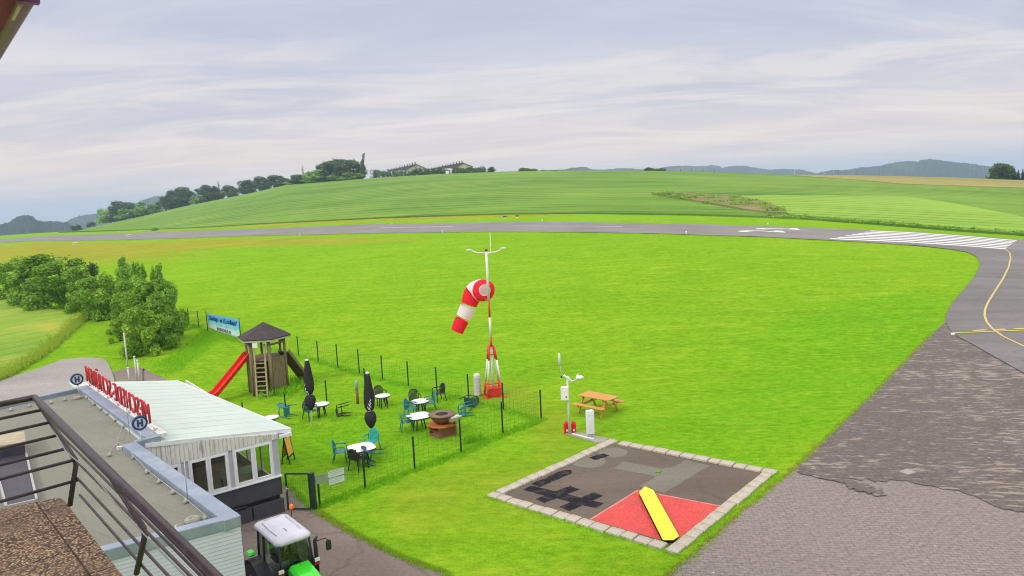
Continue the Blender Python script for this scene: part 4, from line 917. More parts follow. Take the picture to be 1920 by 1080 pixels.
R_ = random.Random(21); c5 = [at(*p) for p in ((560, 690), (1010, 785), (690, 905), (560, 800))]
sp = [];
for _ in range(2600):
    u, v = R_.random(), R_.random(); p = c5[0].lerp(c5[1], u).lerp(c5[3].lerp(c5[2], u), v); sp.append((p.x, p.y))
tufts('garden_grass', sp, 'longer uneven grass in the fenced garden', 9, (.02, .07), 6)
tufts('tall_weeds', along([at(880, 830), at(902, 826)], 26, .12, 9) + along([at(525, 745), at(560, 715)], 120, .5, 10) + along([at(470, 725), at(540, 738)], 80, .3, 12), 'tall pale weeds by the fence and under the play tower', 10, (.18, .45), 8)

# ------------------------------------------------------------------ flat-roofed clubhouse
ZP = 3.4
def P2(px, py, z): v = at(px, py, z); return Vector((v.x, v.y, 0))
F_, N1, N2, K_ = P2(163, 722, ZP), P2(299, 816, ZP), P2(253, 828, ZP), P2(449, 966, ZP)
G_ = P2(195, 1031, ZP); G_ = K_ + (G_ - K_) * 2.6; FL_ = P2(0, 757, ZP); FL_ = F_ + (FL_ - F_) * 2.6
out_ = [F_, N1, N2, K_, G_, FL_]
club = thing('clubhouse', 'flat grey roofed clubhouse with blue zinc parapets and pale siding', 'building', (K_.x, K_.y, 0))
def rel(p, o): return (p[0] - o[0], p[1] - o[1])
def inset(poly, d):
    n = len(poly); cx = sum((p for p in poly), Vector()) / n; res = []
    for i in range(n):
        a, b, c = poly[i - 1], poly[i], poly[(i + 1) % n]; e1 = (b - a).normalized(); e2 = (c - b).normalized(); n1 = Vector((-e1.y, e1.x, 0)); n2 = Vector((-e2.y, e2.x, 0))
        bis = (n1 + n2); bis = bis / max(bis.length_squared, .2) * 2; res.append(b + bis * d * INS)
    return res
area = sum(out_[i].x * out_[(i + 1) % 6].y - out_[(i + 1) % 6].x * out_[i].y for i in range(6)); INS = 1 if area > 0 else -1
wi = inset(out_, 0.06); ri = inset(out_, 0.02)
MB().prism([rel(p, K_) for p in (wi if area > 0 else wi[::-1])], 0.0, 3.05).build('wall', SIDING, club)
MB().prism([rel(p, K_) for p in (ri if area > 0 else ri[::-1])], 3.05, 3.24).build('roof', BITUMEN, club)
def clap(a, b, z0, z1, pitch, dep, out_dir):
    """lapped horizontal siding from a to b"""
    n = max(2, int((z1 - z0) / pitch)); vs, fs = [], []; zz = []
    for i in range(n):
        za, zb = z0 + (z1 - z0) * i / n, z0 + (z1 - z0) * (i + 1) / n; zz += [(za, dep), (zb - .006, dep * .4)]
    for z, d in zz:
        for p in (a, b): vs.append((p[0] + out_dir[0] * d, p[1] + out_dir[1] * d, z))
    return vs, [(2 * i, 2 * i + 1, 2 * i + 3, 2 * i + 2) for i in range(len(zz) - 1)]
k0, g0 = Vector((0, 0, 0)), G_ - K_; dr_ = g0.normalized(); od = Vector((dr_.y, -dr_.x, 0));
if od.y > 0: od = -od
vs, fs = clap((0, 0), (g0.x, g0.y), 0.02, 3.18, .085, .014, od); MB().add(vs, fs).build('siding', SIDING, club)
k1 = N2 - K_; dr2 = k1.normalized(); od2 = Vector((-dr2.y, dr2.x, 0)); od2 = od2 if od2.x > 0 else -od2
vs, fs = clap((0, 0), (k1.x, k1.y), 0.02, 3.18, .085, .014, od2); MB().add(vs, fs).build('siding', SIDING, club)
def cap(a, b, wdt, z0=3.16, z1=ZP, inward=1, ext=0.0):
    d = (b - a).normalized(); nrm = Vector((-d.y, d.x, 0)) * INS * inward; a2, b2 = a - d * ext, b + d * ext
    q = [a2 - nrm * .03, b2 - nrm * .03, b2 + nrm * wdt, a2 + nrm * wdt]; q = [rel(p, K_) for p in q]
    ar = sum(q[i][0] * q[(i + 1) % 4][1] - q[(i + 1) % 4][0] * q[i][1] for i in range(4)); q = q if ar > 0 else q[::-1]
    mb = MB().prism(q, z0, z1)
    o = mb.build('parapet_cap', CAPM, club); bv = o.modifiers.new('b', 'BEVEL'); bv.width = .02; bv.segments = 2; return o
cap(F_, N1, .34, 3.14, ZP - .006); cap(N1, N2, .16, 3.15, ZP); cap(N2, K_, .34, 3.14, ZP - .006, ext=.0); cap(K_, G_, .24, 3.15, ZP); cap(FL_, F_, .22, 3.15, ZP)
# paler plinth board that carries the sign
sa, sb = P2(163, 719, 3.42), P2(299, 812, 3.42)
# hatch with dark panel on the roof
h0 = [at(x, y, 3.36) for x, y in ((-14, 857), (47, 842), (69, 937), (12, 950))]
ht = thing('roof_hatch', 'dark slate panelled hatch on the flat roof, beige capped at its upper end', 'roof hatch', (h0[0].x, h0[0].y, 3.24))
def relp(pts, o): 
    q = [(p.x - o.x, p.y - o.y) for p in pts]; ar = sum(q[i][0] * q[(i + 1) % len(q)][1] - q[(i + 1) % len(q)][0] * q[i][1] for i in range(len(q))); return q if ar > 0 else q[::-1]
hm = mat('dark_slate_panels', (0.040, 0.036, 0.050), 0.45, 0.25, 3.0); MB().prism(relp(h0, h0[0]), 0, .11).build('panel', hm, ht)
fr_ = MB()
for i in range(4):
    a, b = h0[i] - h0[0], h0[(i + 1) % 4] - h0[0]; fr_.bar((a.x, a.y, .07), (b.x, b.y, .07), .05, .15)
fr_.build('panel_frame', GREYM, ht)
hb = [at(x, y, 3.62) for x, y in ((-20, 826), (43, 817), (46, 834), (-20, 845))]
MB().prism(relp(hb, h0[0]), 0.0, .36).build('vent_box', hm, ht)
hc = [at(x, y, 3.72) for x, y in ((-24, 815), (45, 806), (48, 826), (-24, 836))]
MB().prism(relp(hc, h0[0]), .36, .44).build('cap', BEIGE, ht)
# lightning conductor blocks and cable
blk_pts = [(20, 768), (55, 760), (96, 754), (121, 749), (163, 745), (176, 757), (189, 766), (201, 775), (215, 787), (231, 799), (219, 833), (233, 838), (250, 857), (275, 884), (298, 902), (324, 922), (348, 939), (384, 970), (176, 858), (205, 852), (330, 990)]
b0 = None
for i, (x, y) in enumerate(blk_pts):
    p = at(x, y, 3.3)
    if b0 is None:
        b0 = thing('conductor_block', 'small pale block holding the lightning wire on the flat roof', 'wire block', (p.x, p.y, 3.24), 0, 'lightning wire blocks on the flat roof')
        MB().lathe([(.055, 0), (.06, .05), (.045, .075)], 10).build('foot', CONC, b0); MB().box((0, 0, .095), (.03, .03, .04)).build('clip', WHITE, b0)
    else: dup(b0, (p.x, p.y, 3.24), i * .7, 'small pale block holding the lightning wire on the flat roof')
wire = MB(); 
for seg in ([0, 1, 2, 3, 4, 5, 6, 7, 8, 9, 10, 11, 12, 13, 14, 15, 16, 17, 20], [18, 19, 10]):
    wire.tube([tuple(at(*blk_pts[i], 3.3).xy) + (3.36,) for i in seg], .008, 6)
tag(wire.build('lightning_wire', GREYM), 'thin grey lightning conductor wire running round the flat roof', 'wire')
for (x, y, r, lb) in ((145, 744, .16, 'round pale drain cap near the far roof corner'), (361, 972, .17, 'round pale drain cap near the front roof corner')):
    p = at(x, y, 3.32); o = MB().lathe([(r, 0), (r, .05), (r * .92, .09), (r * .4, .10), (r * .35, .07)], 18).build('roof_drain', CONC); o.location = (p.x, p.y, 3.24); tag(o, lb, 'drain cap')

# mirrored sign seen from behind, on its rail
d_ = (sb - sa); Ls = d_.length; d_.normalize(); nb = Vector((-d_.y, d_.x, 0))
sg = thing('roof_sign', 'red letters MESCHEDE-SCHÜREN on the roof edge, seen from behind', 'sign', (sb.x, sb.y, 3.42))
me = text_mesh('MESCHEDE-SCHÜREN', 1.0, 0.03, -0.010, 0, 1.06, 'LEFT')
xs = [v.co.x for v in me.vertices]; x0, x1 = min(xs), max(xs)
e0, e1 = P2(287, 800, 3.42) + nb * 0, P2(164, 714, 3.42); e0 = sb + (e0 - sb).dot(d_) * d_; L2 = (e0 - sa).length - .1
for v in me.vertices:
    u = (v.co.x - x0) / (x1 - x0); p = e0 - d_ * (u * L2) ; hh = v.co.y / .72 * .66 + .10
    v.co = (p.x - sb.x + v.co.z * nb.x, p.y - sb.y + v.co.z * nb.y, hh)
me.materials.append(REDSIGN); o = bpy.data.objects.new('lettering', me); C.objects.link(o); o.parent = sg
rl = MB()
for zz in (.09,): rl.bar((-d_.x * .2, -d_.y * .2, zz), (sa.x - sb.x, sa.y - sb.y, zz), .05, .05)
rl.build('rail', WEATHERW, sg)
for i in range(7):
    p = sb.lerp(sa, .05 + i * .15) - sb; MB().box((p.x, p.y, .0), (.05, .05, .16)).build('support', GREYM, sg)
pb = MB(); a, b = sa - sb, Vector((0, 0, 0)); pb.bar((a.x + .0, a.y, -.07), (b.x, b.y, -.07), .42, .08); pb.build('base_board', WEATHERW, sg)

def h_sign(px, py, base_py, rpx, label):
    r_ = ray(px, py); # stands on the parapet corner
    b = at(px + 2, base_py, ZP); z = top_z((b.x, b.y), py); dist = b.length; R = rpx * dist / FPX * 1.0
    t_ = thing('round_sign', label, 'sign', (b.x, b.y, ZP), math.atan2(-b.x, b.y) + .25, 'round H signs at the ends of the roof letters')
    h = z - ZP; mx = Matrix.Translation((0, 0, h)) @ Matrix.Rotation(math.pi / 2, 4, 'X')
    MB().lathe([(R * .82, -.02), (R * .82, .02)], 32, mx).build('face', SIGNW, t_)
    MB().loft([[(rr * math.cos(k * math.pi / 18), rr * math.sin(k * math.pi / 18), zz) for k in range(36)] for rr, zz in ((R * .74, -.035), (R, -.035), (R, .035), (R * .74, .035), (R * .74, -.035))], mx, True, False).build('ring', BLUEH, t_)
    hb_ = MB()
    for sx in (-1, 1): hb_.box((sx * R * .26, 0, h), (R * .22, .09, R * 1.02))
    hb_.box((0, 0, h), (R * .36, .086, R * .20)); hb_.build('letter_h', BLUEH, t_)
    MB().tube([(0, 0, -.1), (0, 0, h - R)], .022, 8).build('post', SHEET, t_); return t_
h_sign(145, 711, 733, 9.5, 'far round white sign with blue ring and H')
h_sign(263, 793, 819, 12.5, 'near round white sign with blue ring and H')
o = MB().tube([(0, 0, 0), (.0, .0, .55)], .011, 6).build('conductor_rod', GREYM); p = at(243, 812, 3.3); o.location = (p.x, p.y, 3.24); tag(o, 'thin upright lightning rod beside the near round sign', 'rod'); o.scale.z = 2.2
o = MB().tube([(0, 0, 0), (.02, .0, 1.0)], .011, 6).build('conductor_rod', GREYM); p = at(352, 938, 3.3); o.location = (p.x, p.y, 3.24); tag(o, 'thin upright lightning rod in front of the hut windows', 'rod')

# ------------------------------------------------------------------ white hut with mint roof
Wc = at(533, 957, 0.0); We = Vector((math.cos(math.radians(38)), math.sin(math.radians(38)), 0)); Wn = Vector((We.y, -We.x, 0))    # Wn faces the viewer
hut = thing('wooden_hut', 'white boarded hut with mint sheet roof and white framed windows', 'building', (Wc.x, Wc.y, 0))
def on_wall(px, py):
    r = ray(px, py); o_ = Vector((0, 0, CAMH)); rv = Vector(r); t = (Wc - o_).dot(Wn) / rv.dot(Wn); p = o_ + rv * t; return -(p - Wc).dot(We), p.z
def wl(s, z, off=0.0): p = -We * s + Wn * off; return (p.x, p.y, z)
HL = 4.6
def wbox(name, s0, s1, z0, z1, o0, o1, m, parent=hut, build=True, mb=None):
    mb_ = mb or MB(); vs = [wl(s0, z0, o0), wl(s1, z0, o0), wl(s1, z0, o1), wl(s0, z0, o1), wl(s0, z1, o0), wl(s1, z1, o0), wl(s1, z1, o1), wl(s0, z1, o1)]
    mb_.add(vs, [(0, 1, 2, 3), (7, 6, 5, 4), (0, 4, 5, 1), (1, 5, 6, 2), (2, 6, 7, 3), (3, 7, 4, 0)]); 
    return mb_.build(name, m, parent) if build else mb_
def recalc(o):
    import bmesh
    bm = bmesh.new(); bm.from_mesh(o.data); bmesh.ops.recalc_face_normals(bm, faces=bm.faces); bm.to_mesh(o.data); bm.free(); return o
zs0, zs1 = on_wall(498, 892)[1], on_wall(488, 836)[1]
zr0 = on_wall(520, 811)[1]                      # roof edge over the corner
sL, zL = on_wall(302, 829)
kz = (zL - zr0) / sL
panes = [(on_wall(480, 867)[0], on_wall(507, 860)[0]), (on_wall(443.5, 876)[0], on_wall(472, 869)[0]), (on_wall(397, 890)[0], on_wall(425, 883)[0]), (on_wall(361, 897)[0], on_wall(388, 892)[0])]
panes = [tuple(sorted(p)) for p in panes]
print('hut', zs0, zs1, zr0, sL, zL, panes)
recalc(wbox('wall', 0.0, HL, .58, zs0 - .14, -.12, 0.0, SLATE)); recalc(wbox('lower_wall', 0.0, HL, 0, .42, -.12, .02, SLATE))
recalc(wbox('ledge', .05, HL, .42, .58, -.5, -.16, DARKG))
ww = MB(); 
zb = zs1 + .1
ww.add([wl(0, zb, -.1), wl(HL, zb, -.1), wl(HL, zr0 + kz * HL - .03, -.1), wl(0, zr0 - .03, -.1), wl(0, zb, .035), wl(HL, zb, .035), wl(HL, zr0 + kz * HL - .03, .035), wl(0, zr0 - .03, .035)], [(0, 1, 2, 3), (7, 6, 5, 4), (0, 4, 5, 1), (1, 5, 6, 2), (2, 6, 7, 3), (3, 7, 4, 0)])
recalc(ww.build('board_wall', WEATHERW, hut))
bl = MB(); s_ = .10
while s_ < HL: wbox('', s_, s_ + .012, zb, zr0 + kz * s_ - .05, .035, .041, None, None, False, bl); s_ += .125
recalc(bl.build('board_joint', mat('dark_board_joint', (0.40, 0.385, 0.36), .9, .3, 6, stretch=(1, 1, .5)), hut))
POST_SHADE = mat('shaded_lavender_trim', (.46, .46, .53), .5, .1, 3)  # lavender grey puts the shading between the white frames into the post colour
def window(pa, pb, n):
    s0, s1 = min(pa[0], pb[0]) - .085, max(pa[1], pb[1]) + .085
    mid = (min(pa[1], pb[1]) + max(pa[0], pb[0])) / 2; mb = MB()
    for a, b in ((s0, s0 + .05), (mid - .022, mid + .022), (s1 - .05, s1)): wbox('', a, b, zs0 - .10, zs1 + .10, -.07, .03, None, None, False, mb)
    for a, b in ((s0 + .05, mid - .022), (mid + .022, s1 - .05)):
        wbox('', a, b, zs0 - .10, zs0 - .05, -.07, .03, None, None, False, mb); wbox('', a, b, zs1 + .05, zs1 + .10, -.07, .03, None, None, False, mb)
    f = recalc(mb.build('window', WINW, hut))
    for a, b in ((s0 + .05, mid - .022), (mid + .022, s1 - .05)):
        m2 = MB(); e = .05
        for x0_, x1_, y0_, y1_ in ((a, a + e, zs0 - .05, zs1 + .05), (b - e, b, zs0 - .05, zs1 + .05), (a + e, b - e, zs0 - .05, zs0), (a + e, b - e, zs1, zs1 + .05)): wbox('', x0_, x1_, y0_, y1_, -.05, .045, None, None, False, m2)
        recalc(m2.build('sash', WINW, f)); wbox('pane', a + e, b - e, zs0, zs1, -.012, -.004, GLASS, f)
    return s0, s1
w1 = window(panes[0], panes[1], 0); w2 = window(panes[2], panes[3], 1)
pw = panes[2][0] - panes[0][0]
w3 = window((panes[2][0] + pw, panes[2][1] + pw), (panes[3][0] + pw, panes[3][1] + pw), 2)
for a, b in ((-.005, w1[0]), (w1[1], w2[0]), (w2[1], w3[0]), (w3[1], HL)): recalc(wbox('window_post', a, b, zs0 - .10, zs1 + .10, -.1, -.012, POST_SHADE))
recalc(wbox('sill', -.02, HL, zs0 - .14, zs0 - .10, -.1, .075, WINW))
recalc(wbox('corner_trim', -.03, .05, .0, zr0 - .05, -.13, .03, mat('pale_corner_trim', (.52, .52, .55), .6, .15, 4), hut)) if False else None
# inside: floor, back wall, pale table
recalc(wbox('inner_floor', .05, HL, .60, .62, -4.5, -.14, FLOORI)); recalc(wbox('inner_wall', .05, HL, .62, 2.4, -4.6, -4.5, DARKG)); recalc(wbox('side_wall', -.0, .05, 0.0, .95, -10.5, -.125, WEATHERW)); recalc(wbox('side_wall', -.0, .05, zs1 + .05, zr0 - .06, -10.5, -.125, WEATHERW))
for k in range(8): recalc(wbox('side_post', -.002, .052, .95, zs1 + .05, -.14 - k * 1.45 - .12, -.14 - k * 1.45, WINW))
it = thing('indoor_table', 'pale green table top seen through the hut windows', 'table', tuple(Vector(wl(panes[1][0] + .1, .62, -1.0)) + Vector((Wc.x, Wc.y, 0))), math.radians(38))
MB().box((0, 0, .70), (1.3, .75, .04), bev=.02).build('tabletop', mat('pale_green_cloth', (.33, .50, .43), .6, .1, 4), it)
for sx, sy in ((-.5, -.3), (.5, -.3), (-.5, .3), (.5, .3)): MB().box((sx, sy, .34), (.05, .05, .68)).build('leg', BLACKP, it)
# roof
rA, rB, rC, rD = at(299, 829, zL + .02), at(545, 803.5, zr0 + .0), at(331, 713, zr0 - .02), at(150, 717, zL + .02)
def rr_(p): return Vector((p.x - Wc.x, p.y - Wc.y, p.z))
rA, rB, rC, rD = map(rr_, (rA, rB, rC, rD)); dA = (rA - rB).normalized(); rA = rA + dA * .4; rD = rD + (rD - rC).normalized() * .4
mb = MB(); th = Vector((0, 0, -.07)); mb.add([tuple(v) for v in (rA, rB, rC, rD)] + [tuple(v + th) for v in (rA, rB, rC, rD)], [(0, 1, 2, 3), (7, 6, 5, 4), (0, 4, 5, 1), (1, 5, 6, 2), (2, 6, 7, 3), (3, 7, 4, 0)])
ro = recalc(mb.build('roof', ROOFM, hut)); mb = MB()
for i in range(1, 15):
    a, b = rA.lerp(rD, i / 15), rB.lerp(rC, i / 15); mb.bar(tuple(a + Vector((0, 0, .0))), tuple(b + Vector((0, 0, .0))), .012, .004)
mb.build('seam', ROOFM, ro); mb = MB(); up_ = Vector((0, 0, -.05)); mb.bar(tuple(rA + up_ + Wn * .02), tuple(rB + up_ + Wn * .02), .03, .13); mb.bar(tuple(rB + up_), tuple(rC + up_), .03, .13); mb.build('fascia', WINW, ro)
gt = MB(); gt.bar(tuple(rB + Vector((0, 0, -.15)) - We * .45 + Wn * .0), tuple(rB + Vector((0, 0, -.15)) - We * .03), .28, .10); gt.build('eave_box', WINW, hut)
o = MB().tube([wl(1.2, .52, .06), wl(1.7, .54, .1), wl(2.3, .5, .08)], .05, 8).build('hose_roll', BLACKP); o.location = Wc; tag(o, 'black pipe lying on the ledge under the hut windows', 'pipe')
scr = thing('privacy_screen', 'grey boarded screen standing in front of the hut base', 'screen', (Wc.x, Wc.y, 0)); 
for a in (1.05, 0.0):
    recalc(wbox('screen_board', a + .02, a + 1.02 if a == 0 else HL - .2, .0, .47, .06, .12, SLATE, scr))

# ------------------------------------------------------------------ tower the camera looks from: slab, railing, eave
tw = thing('control_tower', 'mossy pebble terrace and dark red eave of the control tower', 'tower', (0, 0, 0))
sl = [at(x, y, 7.0) for x, y in ((-200, 982), (0, 954), (112, 932.5), (123, 942), (232, 1082))]; e_ = (sl[4] - sl[3]).normalized(); sl.append(sl[4] + e_ * 7.5); 
far_l = sl[0]; sl += [Vector((sl[5].x - 6, -4.0, 7)), Vector((far_l.x - 1, -2, 7))]
q = relp(sl, Vector((0, 0, 0))); MB().prism(q, 6.78, 7.0).build('terrace', PEBBLE, tw)
body = [(x * .92 - .4, y * .86 - .9) for x, y in q]; MB().prism(body, 0, 6.75).build('wall', PLASTER, tw)
ub = [(-.9, -.7), (-.9, -6), (-7, -6), (-7, -.7)]; MB().prism(ub[::-1] if False else ub[::-1], 7.0, 11.4).build('upper_wall', PLASTER, tw)
ez = 11.5; ea, eb = at(0, 88, ez), at(50, 0, ez); ed = (eb - ea).normalized(); en = Vector((-ed.y, ed.x, 0)); en = en if en.x < 0 else -en
E0, E1 = ea - ed * 3.0, eb + ed * 4.6
ev = [E0, E1, E1 + en * 4.5, E0 + en * 4.5]; er = MB().prism(relp(ev, Vector((0, 0, 0))), ez + .03, ez + .30).build('roof', EAVE, tw)
mb = MB()
for k in range(9): a = E0 + en * (.18 + .2 * k); b = E1 + en * (.18 + .2 * k); mb.bar((a.x, a.y, ez + .02), (b.x, b.y, ez + .02), .17, .025)
mb.build('soffit_boards', EAVE, er)
g1, g2 = E0 - en * .02, E1 - en * .02; MB().tube([(g1.x, g1.y, ez + .07), (g2.x, g2.y, ez + .07)], .07, 12).build('gutter', GUTTER, er)
f1 = at(36, 30, ez); f2 = f1 + ed * .55; fl = f1 + en * .02
p1, p2 = at(24, 36, ez - .03), at(38, 8, ez - .03); MB().tube([tuple(p1), tuple(p1.lerp(p2, .9)), tuple(p2)], [.012, .013, .02], 8).build('cable_conduit', mat('pale_lilac_conduit', (.85, .50, .85), .4, .05, 4), er)
p3 = at(52, 3, ez - .02); MB().box((p3.x, p3.y, ez + .02), (.08, .14, .10), math.atan2(ed.y, ed.x)).build('gutter_joint', GUTTER, er)

rz_ = 7.95; T0, HE = at(65, 745, rz_), at(404, 1083, rz_); KN = at(141, 862, 7.46); FT = at(131, 948, 7.0); TL = at(-40, 766, rz_)
rg = thing('terrace_railing', 'plum grey tubular railing with outward leaning bars on the terrace edge', 'railing', (FT.x, FT.y, 7.0))
def R3(p): return (p.x - FT.x, p.y - FT.y, p.z - 7.0)
hd = (HE - T0); HE2 = T0 + hd * 1.5
MB().tube([R3(TL), R3(T0), R3(T0 + hd * .001), R3(HE2)], .034, 12).build('handrail', RAILM, rg)
lp = T0.lerp(HE, .03); MB().tube([R3(T0), R3(KN), R3(Vector((KN.x, KN.y, KN.z - .06))), R3(FT)], .026, 10).build('post', RAILM, rg)
dl = (TL - T0).normalized()
for (x, y, fx) in ((79, 770, 0), (95, 794, 0), (109, 818, 0), (123, 842, 0), (140, 866, 1)):
    f = (y - 745) / (862 - 745); p = T0.lerp(KN, min(f, 1)); q_ = p + dl * 3.2; MB().tube([R3(p), R3(q_)], .017, 8).build('rail', RAILM, rg)
pz = Vector((KN.x, KN.y, 7.24)); q_ = pz + dl * 3.2; MB().tube([R3(pz), R3(q_)], .017, 8).build('rail', RAILM, rg)
K2, F2, T2 = at(270, 992, 7.46), at(256, 1075, 7.0), at(196, 874, rz_)
MB().tube([R3(T2), R3(K2), R3(Vector((K2.x, K2.y, 7.40))), R3(F2)], .024, 10).build('post', RAILM, rg)
du = (K2 - KN); 
for z_ in (7.46, 7.26, 7.08):
    a = Vector((KN.x, KN.y, z_)); b = a + Vector((du.x, du.y, 0)) * 2.6; MB().tube([R3(a), R3(b)], .0125, 8).build('rail', RAILM, rg)
for f in (.30, .55): a, b = T0.lerp(KN, f), T2.lerp(K2, f); MB().tube([R3(a), R3(a.lerp(b, 2.3))], .011, 8).build('rail', RAILM, rg)
MB().tube([R3(FT), R3(FT + Vector((-.10, .05, -.02)))], .014, 6).build('bracket', RAILM, rg)
wv = [T0.lerp(HE, t) + Vector((-.05 - .02 * math.sin(t * 19), -.05, -.10 - .018 * math.sin(t * 23))) for t in [.22 + .045 * i for i in range(18)]]
cb_ = MB().tube([tuple(p) for p in wv], .006, 6).build('grey_cable', GREYM); tag(cb_, 'thin grey cable clipped along the terrace railing', 'cable')

# ------------------------------------------------------------------ tractor
rc = [at(x, y, 2.1) for x, y in ((472, 981), (537, 956), (583, 997), (521, 1019))]
ctr = (rc[0] + rc[1] + rc[2] + rc[3]) / 4; hdv = ((rc[2] + rc[3]) - (rc[0] + rc[1])); rzt = math.atan2(hdv.y, hdv.x)
LR, WR = ((rc[2] - rc[1]).length + (rc[3] - rc[0]).length) / 4, ((rc[1] - rc[0]).length + (rc[3] - rc[2]).length) / 4
print('tractor', ctr, LR, WR, math.degrees(rzt))
tr = thing('tractor', 'green tractor with pale lavender cab roof parked beside the clubhouse', 'tractor', (ctr.x, ctr.y, 0), rzt)
def rrect(lx, wy, r, x0=0, n=5):
    pts = []
    for cx, cy, a0 in ((lx - r, wy - r, 0), (-lx + r, wy - r, 90), (-lx + r, -wy + r, 180), (lx - r, -wy + r, 270)):
        for k in range(n): a = math.radians(a0 + 90 * k / (n - 1)); pts.append((x0 + cx + r * math.cos(a), cy + r * math.sin(a)))
    return pts
def rings(specs): return [[(x, y, z + b * (1 - (x / LR) ** 2 * .6 - (y / WR) ** 2 * .8)) for x, y in rrect(lx, wy, r)] for lx, wy, r, z, b in specs]
MB().loft(rings([(LR * .96, WR * .95, .14, 1.96, 0), (LR * 1.0, WR * 1.0, .16, 1.99, 0), (LR, WR, .16, 2.04, .01), (LR * .95, WR * .93, .15, 2.075, .02), (LR * .80, WR * .76, .14, 2.09, .03), (LR * .4, WR * .4, .1, 2.095, .035)])).build('cab_roof', TRROOF, tr)
rh = MB()
for y in (-1, 1): rh.tube([(-LR * .62, y * WR * .66, 2.118), (0, y * WR * .70, 2.128), (LR * .55, y * WR * .66, 2.118)], .012, 6)
rh.tube([(-LR * .80, -WR * .45, 2.108), (-LR * .80, WR * .45, 2.108)], .014, 6); rh.build('roof_rib', TRROOF, tr)
vt = MB().box((LR * .35, -.02, 2.124), (.20, .018, .012)); vt.build('roof_slot', TRDARK, tr)
fx, bx, wy = LR * .86, -LR * .82, WR * .86
MB().box((bx / 2 + fx / 2, 0, .86), (fx - bx, wy * 2, .22), bev=.03).build('cab_floor', TRDARK, tr)
for x_, y_ in ((fx + .12, -wy), (fx + .12, wy), (bx - .04, -wy), (bx - .04, wy), (-.25, -wy - .02), (-.25, wy + .02)):
    MB().tube([(x_, y_ * 1.02, .9), (x_ * .97, y_, 1.5), (x_ * .90, y_ * .96, 1.99)], .028, 6).build('pillar', TRDARK, tr)
g_ = MB(); zt, zbm = 1.97, 1.20
g_.add([(fx + .1, -wy * .97, zbm), (fx + .1, wy * .97, zbm), (fx * .92, wy * .92, zt), (fx * .92, -wy * .92, zt)], [(0, 1, 2, 3)]); g_.build('windscreen', CABGLASS, tr)
for y_ in (-1, 1):
    MB().add([(bx, y_ * wy, zbm), (fx + .08, y_ * wy, zbm), (fx * .90, y_ * wy * .95, zt), (bx * .95, y_ * wy * .95, zt)], [(0, 1, 2, 3)]).build('side_window', CABGLASS, tr)
MB().add([(bx - .02, -wy, zbm), (bx - .02, wy, zbm), (bx * .95, wy * .95, zt), (bx * .95, -wy * .95, zt)], [(0, 1, 2, 3)]).build('rear_window', CABGLASS, tr)
st = MB().box((-.25, 0, 1.22), (.42, .40, .12), bev=.04); st.box((-.46, 0, 1.50), (.10, .38, .52), bev=.04); st.build('seat', BLACKP, tr)
MB().tube([(.50, 0, 1.15), (.34, 0, 1.46)], .03, 8).build('steering_column', TRDARK, tr)
mx = Matrix.Translation((.33, 0, 1.47)) @ Matrix.Rotation(math.radians(-35), 4, 'Y'); MB().tube([(.17 * math.cos(a), .17 * math.sin(a), 0) for a in [k * math.pi / 12 for k in range(25)]], .017, 6, mx).build('steering_wheel', BLACKP, tr)
MB().box((.58, 0, 1.22), (.20, .62, .20), bev=.04).build('dashboard', TRDARK, tr)
MB().bar((fx + .14, -wy * 1.05, 1.34), (fx + .14, wy * 1.05, 1.34), .05, .07).build('front_bar', TRDARK, tr)
hx0, hx1 = LR + .05, LR + 1.25
def hood(x, w_, z): return [(x, -w_, .62), (x, -w_, z - .08), (x, -w_ * .78, z), (x, w_ * .78, z), (x, w_, z - .08), (x, w_, .62)]
MB().loft([hood(hx0, .25, 1.46), hood(hx0 + .12, .265, 1.52), hood((hx0 + hx1) / 2, .26, 1.47), hood(hx1 - .15, .24, 1.36), hood(hx1, .21, 1.22)], None, False).build('hood', TRGREEN, tr)
hs = MB(); hs.bar((hx0 + .13, 0, 1.522), (hx1 - .15, 0, 1.365), .012, .008); hs.build('hood_seam', TRDARK, tr)
for y_ in (-1, 1):
    gr_ = MB()
    for k in range(6): gr_.bar((hx0 + .25 + k * .12, y_ * .268, 1.05), (hx0 + .25 + k * .12, y_ * .262, 1.30), .05, .012)
    gr_.build('side_grille', TRDARK, tr)
MB().box(((hx0 + hx1) / 2, 0, .52), (1.3, .36, .3)).build('engine', TRDARK, tr)
def wheel(x, y, R, wd):
    t_ = MB(); m_ = Matrix.Translation((x, y, R)) @ Matrix.Rotation(math.pi / 2, 4, 'X')
    t_.loft([[(r_ * math.cos(k * math.pi / 16), r_ * math.sin(k * math.pi / 16), z) for k in range(32)] for r_, z in ((R * .58, -wd * .45), (R * .9, -wd / 2), (R, -wd * .35), (R, wd * .35), (R * .9, wd / 2), (R * .58, wd * .45))], m_, True, False)
    for k in range(22):
        for sg_ in (-1, 1):
            a = 2 * math.pi * (k + (.5 if sg_ > 0 else 0)) / 22; t_.box((R * 1.015 * math.cos(a), R * 1.015 * math.sin(a), sg_ * wd * .22), (.05, .05, wd * .46), a, None) if False else t_.add([tuple(m_ @ Vector((rr * math.cos(a + da), rr * math.sin(a + da), zz))) for rr in (R * .98, R * 1.04) for da, zz in ((0, 0), (.06, 0), (.16, sg_ * wd * .46), (.10, sg_ * wd * .46))], [(0, 1, 2, 3), (4, 7, 6, 5), (0, 4, 5, 1), (1, 5, 6, 2), (2, 6, 7, 3), (3, 7, 4, 0)])
    w_ = t_.build('wheel', RUBBER, tr); MB().lathe([(R * .6, -wd * .4), (R * .56, -wd * .1), (R * .25, -wd * .05), (R * .2, -wd * .3), (.0, -wd * .3)], 24, m_).build('rim', RIM, w_); MB().lathe([(0, wd * .05), (R * .56, wd * .1), (R * .6, wd * .4)], 24, m_).build('rim', RIM, w_)
